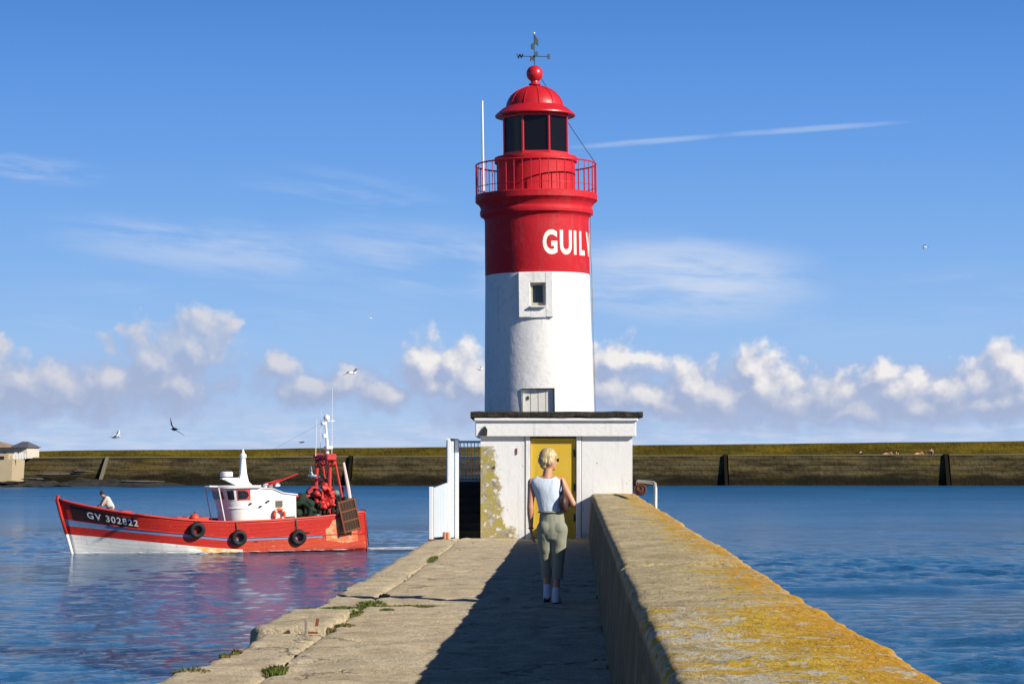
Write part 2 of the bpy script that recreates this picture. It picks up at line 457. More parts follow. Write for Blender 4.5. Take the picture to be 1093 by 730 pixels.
# ------------------------------------------------------------------ sea
WZ = -3.0
def build_sea():
    rng = np.random.RandomState(3)
    fine = np.linspace(-R(15.5), R(15.5), 860)
    coarse = np.linspace(R(15.5), 2*math.pi-R(15.5), 74)[1:-1]
    ang = np.concatenate([fine, coarse])
    rad = [6.0]
    while rad[-1] < 15: rad.append(rad[-1]*1.02)
    while rad[-1] < 150: rad.append(rad[-1]*1.0036)
    while rad[-1] < 700: rad.append(rad[-1]*1.012)
    while rad[-1] < 12000: rad.append(rad[-1]*1.12)
    rad = np.array(rad)
    A, Rr = np.meshgrid(ang, rad)
    X = Rr*np.sin(A); Y = Rr*np.cos(A)
    Z = np.zeros_like(X)
    # patches where the current roughens the surface
    def lowf(X, Y, s, k, seed):
        r = np.random.RandomState(seed); o = np.zeros_like(X)
        for _ in range(k):
            a = r.uniform(0, 2*math.pi); f = r.uniform(0.6, 1.6)/s
            o += np.sin((X*math.cos(a)*1.0+Y*math.sin(a)*0.45)*f*2*math.pi + r.uniform(0, 6.28))
        return o/math.sqrt(k/2)
    right = 1/(1+np.exp(-(X-2.0)/2.0))
    patch = np.clip(0.75+0.30*lowf(X, Y, 22, 9, 5), 0.25, 1.6)
    amp = (0.62 + 0.42*right)*patch
    step = np.where(Rr < 150, Rr*0.0036, Rr*0.012)
    for i in range(72):
        lam = 0.45*(1.062**i)                  # 0.45 .. 32 m
        if lam > 14: break
        dirn = rng.normal(R(205), R(38))
        kx, ky = math.cos(dirn+R(90)), math.sin(dirn+R(90))
        kx, ky = ky*0.55, abs(kx)*1.0+0.0 if rng.rand() < .5 else -kx
        nrm = math.hypot(kx, ky); kx /= nrm; ky /= nrm
        a = 0.0044*lam**0.82*(1.0 if lam < 2.2 else (2.2/lam)**1.15)
        k = 2*math.pi/lam
        fade = np.clip((lam/(step*max(abs(ky), .2)) - 2.2)/2.5, 0, 1)
        ph = k*(X*kx+Y*ky) + rng.uniform(0, 6.28)
        Z += a*np.sin(ph + 0.35*lowf(X, Y, 9+lam*3, 3, i+50))*fade*amp
    # a few longer crested swirls to the right of the pier
    for (cx, cy, lx, ly, h) in ((7.2, 59, 2.6, 1.1, 0.10), (13.5, 60, 3.0, 1.2, 0.08), (10.0, 52, 2.8, .9, 0.09), (12.0, 82, 4.5, 2.0, 0.15), (7.0, 86, 3.5, 2.0, .13), (17.5, 84, 3.6, 1.9, .13), (15.0, 53, 2.2, .9, .07), (24, 100, 5, 2.4, .15), (8.5, 104, 4, 2.4, .12)):
        cyy = cy + 0.5*np.sin((X-cx)*0.9)
        Z += 1.25*h*np.exp(-((X-cx)/lx)**2)*(np.exp(-((Y-cyy)/(ly*.5))**2) - 0.7*np.exp(-((Y-cyy-ly*1.1)/(ly*.8))**2))
    # furrow of the trawler's wake
    Z = Z + WZ
    nr, na = X.shape
    co = np.stack([X, Y, Z], -1).reshape(-1, 3)
    co = np.vstack([co, [[0, 0, WZ]]])
    i = np.arange(nr-1)[:, None]*na; j = np.arange(na)[None, :]; j2 = (j+1) % na
    quads = np.stack([i+j, i+na+j, i+na+j2, i+j2], -1).reshape(-1, 4)[:, ::-1]
    tri = np.stack([np.full(na, nr*na), np.arange(na), (np.arange(na)+1) % na], -1)[:, ::-1]
    me = bpy.data.meshes.new('sea')
    me.vertices.add(len(co)); me.vertices.foreach_set('co', co.ravel())
    nl = quads.size+tri.size
    me.loops.add(nl); me.loops.foreach_set('vertex_index', np.concatenate([quads.ravel(), tri.ravel()]).astype(np.int32))
    npol = len(quads)+len(tri)
    me.polygons.add(npol)
    me.polygons.foreach_set('loop_start', np.concatenate([np.arange(len(quads))*4, quads.size+np.arange(len(tri))*3]).astype(np.int32))
    me.update(calc_edges=True); me.validate()
    me.polygons.foreach_set('use_smooth', [True]*npol)
    # flip if facing down
    if me.polygons[1000].normal.z < 0: me.flip_normals()
    m, t, b, oc = new_mat('sea_water')
    sxx, syy, szz = t.sep(oc)
    c = t.mix(t.step(t.noise(oc, 0.05, 4, 0.6), 0.35, 0.65), (0.010, 0.080, 0.180), (0.016, 0.108, 0.230))
    t.l.new(c, b.inputs['Base Color'])
    b.inputs['IOR'].default_value = 1.333
    q = t.v('MULTIPLY', oc, (0.75, 1.0, 1.0))
    h1 = t.noise(q, 2.1, 3, 0.55, 0.4); h2 = t.noise(q, 8.0, 4, 0.65, 0.3); h3 = t.noise(q, 0.28, 3, 0.5)
    rgt = t.step(sxx, -2.0, 8.0)
    ch = t.m('MULTIPLY', t.step(syy, 100.0, 330.0, False), 0.26)   # wind-roughened open harbour
    ch = t.m('MULTIPLY', ch, t.m('MAXIMUM', rgt, t.step(syy, 118.0, 190.0)))
    t.l.new(t.m('ADD', t.m('ADD', 0.065, t.m('MULTIPLY', rgt, 0.03)), ch), b.inputs['Roughness'])
    pt = t.step(t.noise(t.v('MULTIPLY', oc, (0.35, 1.0, 1.0)), 0.07, 4, 0.55, 0.8), 0.36, 0.62)
    gain = t.m('MULTIPLY', t.m('ADD', 0.72, t.m('MULTIPLY', pt, 0.50)), t.m('ADD', 0.90, t.m('MULTIPLY', rgt, 0.65)))
    hh = t.m('ADD', t.m('ADD', t.m('MULTIPLY', h1, 0.17), t.m('MULTIPLY', h2, 0.085)), t.m('MULTIPLY', h3, 0.10))
    bump(t, b, t.m('MULTIPLY', hh, gain), 1.0, 0.85)
    me.materials.append(m)
    o = bpy.data.objects.new('sea', me); col.objects.link(o)
    tag(o, kind='structure')
build_sea()

# ------------------------------------------------------------------ quay
KX = 68.5/F                                 # the pier runs slightly to the right
def Q(off, y, z): return (off + KX*y, y, z)
def edge_off(y):
    pts = [(6, -3.35), (14, -3.12), (16.6, -3.02), (18.2, -2.93), (20.2, -2.84), (21.4, -2.86), (21.6, -3.00), (24.2, -2.95), (24.4, -2.82), (28.8, -2.83), (34, -2.86), (45.2, -2.91), (56, -2.93)]
    return float(np.interp(y, [p[0] for p in pts], [p[1] for p in pts]))
def stone_mat():
    m, t, b, oc = new_mat('quay_concrete')
    big = t.noise(oc, 0.5, 5, 0.6); mid = t.noise(oc, 2.6, 6, 0.68, 0.4); fin = t.noise(oc, 26, 5, 0.75)
    streak = t.noise(t.v('MULTIPLY', oc, (0.7, 3.4, 1)), 1.6, 5, 0.65)
    c = t.mix(t.step(mid, 0.30, 0.70), (0.52, 0.415, 0.26), (0.76, 0.63, 0.42))
    c = t.mix(t.m('MULTIPLY', t.step(big, 0.40, 0.66), 0.55), c, (0.60, 0.51, 0.36))
    c = t.mix(t.m('MULTIPLY', t.step(streak, 0.50, 0.72), 0.45), c, (0.62, 0.42, 0.22))
    c = t.mix(t.m('MULTIPLY', t.step(t.noise(oc, 1.1, 5, 0.7, 0.6), 0.56, 0.70), 0.40), c, (0.15, 0.15, 0.08))
    c = t.mix(t.m('MULTIPLY', t.step(fin, 0.53, 0.68), 0.42), c, (0.09, 0.08, 0.06))
    c = t.mix(t.m('MULTIPLY', t.step(t.noise(oc, 14, 3, 0.6), 0.62, 0.68), 0.7), c, (0.66, 0.62, 0.52))
    t.l.new(c, b.inputs['Base Color']); b.inputs['Roughness'].default_value = 0.9; spec(b, 0.15)
    vo = t.n.new('ShaderNodeTexVoronoi'); vo.feature = 'DISTANCE_TO_EDGE'; vo.inputs['Scale'].default_value = 0.42
    t.l.new(t.v('ADD', oc, t.v('MULTIPLY', t.noise(oc, 1.8, 5, .7, color=True), (.9, .9, .9))), vo.inputs['Vector'])
    crk = t.m('MULTIPLY', t.step(vo.outputs['Distance'], 0.016, 0.004), t.step(t.noise(oc, .7, 3, .5), .46, .56))
    c = t.mix(t.m('MULTIPLY', crk, 0.55), c, (0.06, 0.05, 0.035))
    peb = t.n.new('ShaderNodeTexVoronoi'); peb.inputs['Scale'].default_value = 9.0; t.l.new(oc, peb.inputs['Vector'])
    pf = t.m('MULTIPLY', t.step(peb.outputs['Distance'], .22, .12), t.step(t.noise(oc, 3, 3, .6), .52, .60))
    c = t.mix(t.m('MULTIPLY', pf, .7), c, (0.66, 0.60, 0.48))
    gr = t.noise(t.v('MULTIPLY', oc, (1.0, .55, 1.0)), 60, 3, .8)
    c = t.mix(t.m('MULTIPLY', t.step(gr, .55, .66), .45), c, (0.16, 0.125, 0.07))
    c = t.mix(t.m('MULTIPLY', t.step(gr, .44, .34), .45), c, (0.84, 0.74, 0.54))
    pit = t.step(t.noise(t.v('ADD', oc, (7, 7, 7)), 6.5, 5, .8), .62, .68)
    c = t.mix(t.m('MULTIPLY', pit, .5), c, (0.10, 0.08, 0.05))
    t.l.new(c, b.inputs['Base Color'])
    h = t.m('ADD', t.m('MULTIPLY', mid, 0.6), t.m('ADD', t.m('MULTIPLY', fin, 0.7), t.m('MULTIPLY', streak, 0.4)))
    h = t.m('SUBTRACT', h, t.m('ADD', t.m('MULTIPLY', crk, .5), t.m('MULTIPLY', pit, .25)))
    bump(t, b, h, 0.05, 1.0)
    return m
stone = stone_mat()
def build_quay():
    mb = MB()
    # core
    ys = [2+1.5*i for i in range(37)]
    prof = []
    for y in ys:
        e = edge_off(y)
        prof.append([Q(e+0.05, y, -0.09), Q(1.22, y, -0.09), Q(1.30, y, -4.5), Q(e-0.25, y, -4.5)])
    vs = [p for r_ in prof for p in r_]
    fs = []
    for i in range(len(ys)-1):
        for k in range(4):
            k2 = (k+1) % 4
            fs.append((i*4+k, i*4+k2, (i+1)*4+k2, (i+1)*4+k))
    fs += [(3, 2, 1, 0), tuple((len(ys)-1)*4+k for k in range(4))]
    mb.add(vs, fs)
    # top blocks
    rng = random.Random(5)
    rows = [(None, -2.30, 1.5, 2.4, 0.009), (-2.29, 1.2, 3.6, 6.2, 0.009)]
    for ri, (o0, o1, l0, l1, dz) in enumerate(rows):
        y = 3.0 + ri*0.7
        while y < 55:
            L = rng.uniform(l0, l1); ye = min(y+L, 55.2)
            if ri == 0 and y < 21.5 < ye: ye = 21.5
            if ri == 0 and 21.4 < y < 22: ye = 24.3
            h = rng.uniform(-dz, dz); tx = rng.uniform(-.006, .006); ty = rng.uniform(-.004, .004)
            if ri == 0 and 21.4 < y < 22: h = 0.045
            gap = 0.012
            st = 0.05 if y < 30 else 0.10
            nu = max(4, int(((o1-(o0 if o0 is not None else -3.0)))/st)+1); nv = max(4, int((ye-y)/st)+1)
            seed = rng.uniform(0, 50)
            top = []
            for j in range(nv):
                yy = y+gap + (ye-y-2*gap)*j/(nv-1)
                a = edge_off(yy) + 0.022*fbm(yy*1.3, seed, 0, 3) if o0 is None else o0+gap
                if o0 is None:
                    rr = min(j, nv-1-j)*st
                    a += 0.05*max(0, 1-rr/0.10)
                for i in range(nu):
                    u = i/(nu-1); off = a+(o1-gap-a)*u
                    z = h + tx*(u-.5)*2 + ty*(j/(nv-1)-.5)*2 + 0.018*fbm(off*2.2+seed, yy*2.2, 0, 7) + 0.016*min(0, noise.noise(Vector((off*5, yy*5, seed)))+.12)*2 + 0.012*fbm(off*.6, yy*.6, 4, 3)
                    ed = min(i, nu-1-i, j, nv-1-j)
                    if ed == 0: z -= (0.012 + .014*abs(fbm(yy*4, off*4, seed, 3))) if not (o0 is None and i == 0) else 0.04
                    if o0 is None and i == 0: off += .03*fbm(yy*3.0, seed+3, 1, 5)
                    top.append(Q(off, yy, z))
            fs = [(j*nu+i, j*nu+i+1, (j+1)*nu+i+1, (j+1)*nu+i) for j in range(nv-1) for i in range(nu-1)]
            base = len(top)
            ring = [i for i in range(nu)] + [j*nu+nu-1 for j in range(1, nv)] + [(nv-1)*nu+i for i in range(nu-2, -1, -1)] + [j*nu for j in range(nv-2, 0, -1)]
            low = [(top[i][0]-(0.03 if o0 is None and i % nu == 0 else 0), top[i][1], -0.42 if (o0 is None) else -0.12) for i in ring]
            n = len(ring)
            fs += [(ring[(k+1) % n], ring[k], base+k, base+(k+1) % n) for k in range(n)]
            mb.add(top+low, fs)
            y = ye
    o = mb.build('quay', stone, autos=50)
    tag(o, kind='structure')
build_quay()

# ------------------------------------------------------------------ parapet wall
def parapet_mat():
    m, t, b, oc = new_mat('lichen_concrete')
    sx2, sy2, sz2 = t.sep(oc)
    base = t.mix(t.step(t.noise(oc, 2.2, 6, 0.7), 0.3, 0.7), (0.50, 0.40, 0.22), (0.88, 0.73, 0.44))
    fin = t.noise(oc, 30, 5, 0.75)
    base = t.mix(t.m('MULTIPLY', t.step(fin, 0.5, 0.68), 0.42), base, (0.16, 0.135, 0.09))
    off = t.m('SUBTRACT', sx2, t.m('MULTIPLY', sy2, KX))
    w = t.noise(oc, 0.55, 4, 0.6)
    nearf = t.step(t.m('ADD', sy2, t.m('MULTIPLY', w, 0.5)), 11.35, 11.15)
    edge = t.step(t.m('ADD', off, t.m('MULTIPLY', t.m('SUBTRACT', w, 0.5), 0.8)), 0.50, 1.05)
    cover = t.m('ADD', t.m('MULTIPLY', nearf, 0.085), t.m('MULTIPLY', edge, 0.105))
    lw = t.noise(t.v('MULTIPLY', oc, (1.0, .8, 1.0)), 4.2, 7, 0.76, 0.3)
    lw2 = t.noise(t.v('MULTIPLY', oc, (1.0, .7, 1.0)), 22, 6, 0.78, 0.2)
    ll = t.m('ADD', t.m('MULTIPLY', lw, 0.46), t.m('MULTIPLY', lw2, 0.54))
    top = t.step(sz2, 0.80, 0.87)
    f = t.step(t.m('ADD', ll, cover), 0.582, 0.602)
    f = t.m('MULTIPLY', f, t.m('ADD', 0.22, t.m('MULTIPLY', top, 0.78)))
    yel = t.mix(t.step(t.noise(oc, 9, 5, 0.7), 0.35, 0.65), (0.66, 0.37, 0.012), (0.92, 0.62, 0.05))
    yel = t.mix(t.m('MULTIPLY', t.step(t.m('ADD', off, t.m('MULTIPLY', w, 0.5)), 1.0, 1.4), 0.75), yel, (0.82, 0.38, 0.010))
    c = t.mix(t.m('MULTIPLY', f, 0.92), base, yel)
    wf = t.m('MULTIPLY', t.m('MULTIPLY', t.step(t.m('SUBTRACT', t.noise(t.v('ADD', t.v('MULTIPLY', oc, (1, .6, 1)), (9, 3, 0)), 8.0, 6, 0.75, 0.5), t.m('MULTIPLY', edge, .05)), 0.515, 0.545), nearf), 0.88)
    c = t.mix(wf, c, (0.78, 0.73, 0.60))
    blk = t.m('MULTIPLY', t.step(t.noise(t.v('MULTIPLY', oc, (1.0, .5, 1.0)), 20, 4, 0.75), 0.58, 0.64), 0.75)
    c = t.mix(t.m('MULTIPLY', blk, .7), c, (0.07, 0.06, 0.04))
    gr = t.noise(t.v('MULTIPLY', oc, (1.0, .6, 1.0)), 75, 3, 0.8)
    c = t.mix(t.m('MULTIPLY', t.step(gr, .54, .66), .38), c, (0.14, 0.10, 0.04))
    c = t.mix(t.m('MULTIPLY', t.step(gr, .44, .34), .35), c, (0.75, 0.66, 0.42))
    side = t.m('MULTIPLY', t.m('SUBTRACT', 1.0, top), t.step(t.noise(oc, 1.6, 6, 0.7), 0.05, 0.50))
    c = t.mix(t.m('MULTIPLY', side, 0.85), c, (0.085, 0.07, 0.042))  # shade of the inner face put into the colour: wall sides darkened
    t.l.new(c, b.inputs['Base Color']); b.inputs['Roughness'].default_value = 0.93; spec(b, 0.1)
    h = t.m('ADD', t.m('MULTIPLY', t.noise(oc, 5, 5, 0.7), 0.6), t.m('ADD', t.m('MULTIPLY', fin, 0.45), t.m('MULTIPLY', lw2, 0.45)))
    bump(t, b, t.m('MULTIPLY', t.m('ADD', h, t.m('MULTIPLY', gr, .18)), t.m('ADD', .2, t.m('MULTIPLY', top, .8))), 0.08, 1.0)
    return m
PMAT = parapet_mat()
def build_parapet():
    root = thing('parapet_wall', (0, 0, 0), 'low concrete parapet along the pier, its top crusted with orange lichen', 'wall')
    cuts = [2.5, 5.6, 11.0, 15.6, 20.2, 25.6, 31.7, 39.0, 46.47]
    HP = 0.89
    for k in range(len(cuts)-1):
        y0, y1 = cuts[k]+0.006, cuts[k+1]-0.006
        seed = k*7.3; dz = (-.004, .006, -.008, 0.004, -.006, .004, 0.0, .003)[k]
        prof = [(0.235, -0.06)] + [(0.245+0.045*i/7, 0.0+0.84*i/7) for i in range(8)] + [(0.305, 0.872), (0.335, HP)]
        nt = 24
        prof += [(0.335+(1.13-0.335)*i/nt, HP+0.012*math.sin(math.pi*i/nt)) for i in range(1, nt)]
        prof += [(1.13, HP), (1.165, 0.875), (1.185, 0.83), (1.20, 0.5), (1.22, 0.0), (1.25, -1.2), (1.28, -4.0)]
        n = len(prof); st = 0.03 if y0 < 15 else 0.06 if y0 < 30 else .12; nv = int((y1-y0)/st)+1
        vs = []
        for j in range(nv):
            y = y0+(y1-y0)*j/(nv-1)
            e = min(j, nv-1-j)
            for i, (o_, z) in enumerate(prof):
                s1 = fbm(o_*3+seed, y*2.2, z*3, 5); s2 = fbm(y*.35, z*2+seed, 9, 3); s1 = s1 if z > .8 else .35*fbm(y*1.2, z*4+seed, 5, 3)
                zz = z + (dz + 0.016*s1 if z > .8 else 0) - (0.022 if e == 0 and z > .8 else 0)
                oo = o_ + (0.004*s2 + .004*s1 if 0 < z < HP+.1 and o_ < .9 else .004*s1) + (0.012*fbm(y*5.5, seed+i*.2, 2, 4) if .86 < z < .885 or z > .82 and o_ > 1.1 else 0)
                vs.append(Q(oo, y, zz))
        fs = [(j*n+i, (j+1)*n+i, (j+1)*n+i+1, j*n+i+1) for j in range(nv-1) for i in range(n-1)]
        fs = [f[::-1] for f in fs]
        fs += [tuple(range(n)), tuple((nv-1)*n+i for i in range(n))[::-1]]
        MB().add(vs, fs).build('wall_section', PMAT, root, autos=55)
build_parapet()

# ------------------------------------------------------------------ outbuilding in front of the tower
YB = 46.5
BX0, BX1 = -0.623, 2.390
def bwall_mat():
    m, t, b, oc = new_mat('white_wall_with_lichen')
    x, y, z = t.sep(oc)
    n1 = t.noise(oc, 1.4, 5, 0.6); n2 = t.noise(oc, 9, 6, 0.7)
    c = t.mix(n1, (0.74, 0.735, 0.71), (0.80, 0.795, 0.77))
    st = t.noise(t.v('MULTIPLY', oc, (7, 7, .4)), 1.5, 5, 0.65)
    c = t.mix(t.m('MULTIPLY', t.step(st, 0.56, 0.76), 0.35), c, (0.30, 0.25, 0.17))
    # lichen and bare render on the left corner, widening to the foot
    d = t.m('SUBTRACT', x, BX0)
    lim = t.m('ADD', 0.31, t.m('MULTIPLY', t.m('SUBTRACT', 1.75, z), 0.115))
    lim = t.m('ADD', lim, t.m('MULTIPLY', t.step(z, 0.5, 0.0), 0.22))
    q = t.m('SUBTRACT', lim, t.m('ADD', d, t.m('MULTIPLY', t.m('SUBTRACT', t.noise(oc, 5.5, 6, 0.7), 0.5), 0.60)))
    msk = t.m('MULTIPLY', t.step(q, -0.04, 0.06), t.step(z, 1.86, 1.82))
    bare = t.mix(t.step(n2, 0.4, 0.6), (0.20, 0.18, 0.13), (0.42, 0.38, 0.30))
    lic = t.mix(t.step(t.noise(oc, 6, 6, 0.7), 0.40, 0.56), bare, (0.36, 0.285, 0.045))
    lic = t.mix(t.step(t.noise(t.v('ADD', oc, (4, 4, 4)), 8, 5, 0.6), 0.56, 0.62), lic, (0.66, 0.66, 0.64))
    c = t.mix(t.m('MULTIPLY', msk, 0.95), c, lic)
    spots = t.m('MULTIPLY', t.step(t.noise(oc, 13, 3, 0.5), 0.70, 0.74), 0.6)
    c = t.mix(spots, c, (0.2, 0.19, 0.14))
    c = t.mix(t.m('MULTIPLY', t.m('MULTIPLY', t.step(z, 0.22, 0.0), t.step(n2, .4, .6)), 0.6), c, (0.25, 0.22, 0.15))
    t.l.new(c, b.inputs['Base Color']); b.inputs['Roughness'].default_value = 0.7; spec(b, 0.2)
    bump(t, b, t.m('ADD', t.m('MULTIPLY', n2, 0.7), t.m('MULTIPLY', msk, 0.5)), 0.010, 1.0)
    return m
def roof_mat():
    m, t, b, oc = new_mat('tarred_roof_edge')
    n = t.noise(oc, 6, 6, 0.7)
    c = t.mix(t.step(n, 0.45, 0.65), (0.018, 0.016, 0.013), (0.055, 0.047, 0.03))
    t.l.new(c, b.inputs['Base Color']); b.inputs['Roughness'].default_value = 0.9
    bump(t, b, t.noise(oc, 12, 5, 0.7), 0.04, 1.0); return m
def build_outbuilding():
    root = thing('outbuilding', (0, 0, 0), 'flat roofed white outbuilding at the foot of the lighthouse, lichen on its left corner', 'building')
    wm = bwall_mat(); trim = paint('white_trim', (0.80, 0.795, 0.77), 0.6, 0.25, (0.28, 0.22, 0.14), 2.5, 0.006, 12, drips=0.3)
    DX0, DX1 = (566-546.5)/F*YB, (615-546.5)/F*YB
    JW = 0.095
    a, b_ = DX0-JW, DX1+JW
    top = 2.40
    w = MB()
    yb = 51.0
    # front wall in two panels with a real door opening, then sides and back
    w.box(((BX0+a)/2, YB+0.11, top/2-0.05), (a-BX0, 0.22, top+0.1))
    w.box(((b_+BX1)/2, YB+0.11, top/2-0.05), (BX1-b_, 0.22, top+0.1))
    w.box(((a+b_)/2, YB+0.11, (2.03+top)/2), (b_-a-.002, 0.218, top-2.03))
    w.box((BX0+0.11, (YB+0.22+yb)/2, top/2-.05), (0.22, yb-YB-0.222, top+.1))
    w.box((BX1-0.11, (YB+0.22+yb)/2, top/2-.05), (0.22, yb-YB-0.222, top+.1))
    w.box(((BX0+BX1)/2, yb-0.11, top/2-.05), (BX1-BX0-.45, 0.218, top+.1))
    w.build('wall', wm, root)
    for xx in (DX0-JW/2, DX1+JW/2):
        MB().box((xx, YB+0.085, 1.01), (JW-.004, 0.2, 2.04), bev=.008).build('door_jamb', trim, root)
    for xx in (DX0-JW-.012, DX1+JW+.012):
        MB().box((xx, YB+0.0, 1.01), (0.016, 0.006, 2.03)).build('joint_strip', paint('grey_joint', (0.33, 0.33, 0.33), .8, .3), root)
    yel, t, bs, oc = new_mat('yellow_door_paint')
    n = t.noise(oc, 3, 5, .6)
    c = t.mix(n, (0.60, 0.385, 0.035), (0.66, 0.44, 0.045))
    c = t.mix(t.m('MULTIPLY', t.step(t.noise(t.v('MULTIPLY', oc, (8, 8, .6)), 1.5, 5, .6), .58, .75), .3), c, (.25, .16, .03))
    t.l.new(c, bs.inputs['Base Color']); bs.inputs['Roughness'].default_value = .5; spec(bs, .3)
    d = MB().box(((DX0+DX1)/2, YB+0.075, 1.005), (DX1-DX0-.012, 0.05, 1.985), bev=.006)
    door = d.build('door', yel, root)
    for zz in (0.42, 1.02, 1.70):
        MB().box((DX1-.035, YB+0.035, zz), (.035, .03, .15), bev=.005).build('hinge', black_iron, door)
    h = MB(); h.tube([(DX0+.07, YB+.05, .98), (DX0+.07, YB-.01, .98), (DX0+.17, YB-.01, .98)], .011)
    h.box((DX0+.07, YB+.045, .96), (.04, .012, .16)); h.build('handle', black_iron, door)
    # fascia beam, its right end cut back, and the tarred roof slab
    fz0, fz1 = 2.03, 2.40
    f = MB()
    X0, X1 = BX0-.10, BX1+.07
    f.box(((X0+X1)/2, YB-0.055, (fz0+fz1)/2-.035), (X1-X0, 0.105, fz1-fz0-.07), bev=.01)
    f.box((BX0-.055, (YB+yb)/2+.05, (fz0+fz1)/2-.035), (0.10, yb-YB+.1, fz1-fz0-.074))
    f.box((BX1+.038, (YB+yb)/2+.05, (fz0+fz1)/2-.035), (0.07, yb-YB+.1, fz1-fz0-.074))
    f.box(((X0+X1)/2, YB-0.075, fz1-.036), (X1-X0+.07, 0.19, .07), bev=.02)
    f.build('fascia', trim, root)
    s = MB(); nseg = 44; x0, x1 = BX0-.20, BX1+.20; y0 = YB-.19; y1 = yb+.15
    vs = []
    rows = [(y0+.03, 2.405), (y0, 2.42), (y0-.008, 2.50), (y0+.05, 2.525), (y1, 2.50), (y1, 2.405)]
    for i in range(nseg+1):
        x = x0+(x1-x0)*i/nseg
        for (yy, zz) in rows:
            vs.append((x, yy+.012*fbm(x*3, zz*4, 2, 3), zz+.014*fbm(x*2.5, yy*.1, zz*3, 4)))
    nr = len(rows)
    fs = [(i*nr+k, i*nr+(k+1) % nr, (i+1)*nr+(k+1) % nr, (i+1)*nr+k) for i in range(nseg) for k in range(nr)]
    fs = [q[::-1] for q in fs]
    fs += [tuple(range(nr)), tuple(nseg*nr+k for k in range(nr))[::-1]]
    s.add(vs, fs).build('roof_slab', roof_mat(), root)
    # small dark angular plate under the roof, left end
    c2 = MB()
    c2.prism([(BX0-.02, 2.04), (BX0+.13, 2.05), (BX0+.135, 2.17), (BX0+.09, 2.24), (BX0+.04, 2.16)], YB-.155, YB-.10)
    c2.build('dark_plate', black_iron, root)
    b2 = MB().tube([(BX0+.96, YB-.108, 2.12), (BX0+.96, YB-.125, 2.12)], .02)
    # small wall fixings
    fx = MB().box((BX0+.72, YB-.01, 1.74), (.02, .03, .12)); fx.build('wall_hook', rusty, root)
    fx = MB().box((BX0+.27, YB-.01, 1.42), (.035, .03, .035)); fx.build('wall_bolt', black_iron, root)
build_outbuilding()

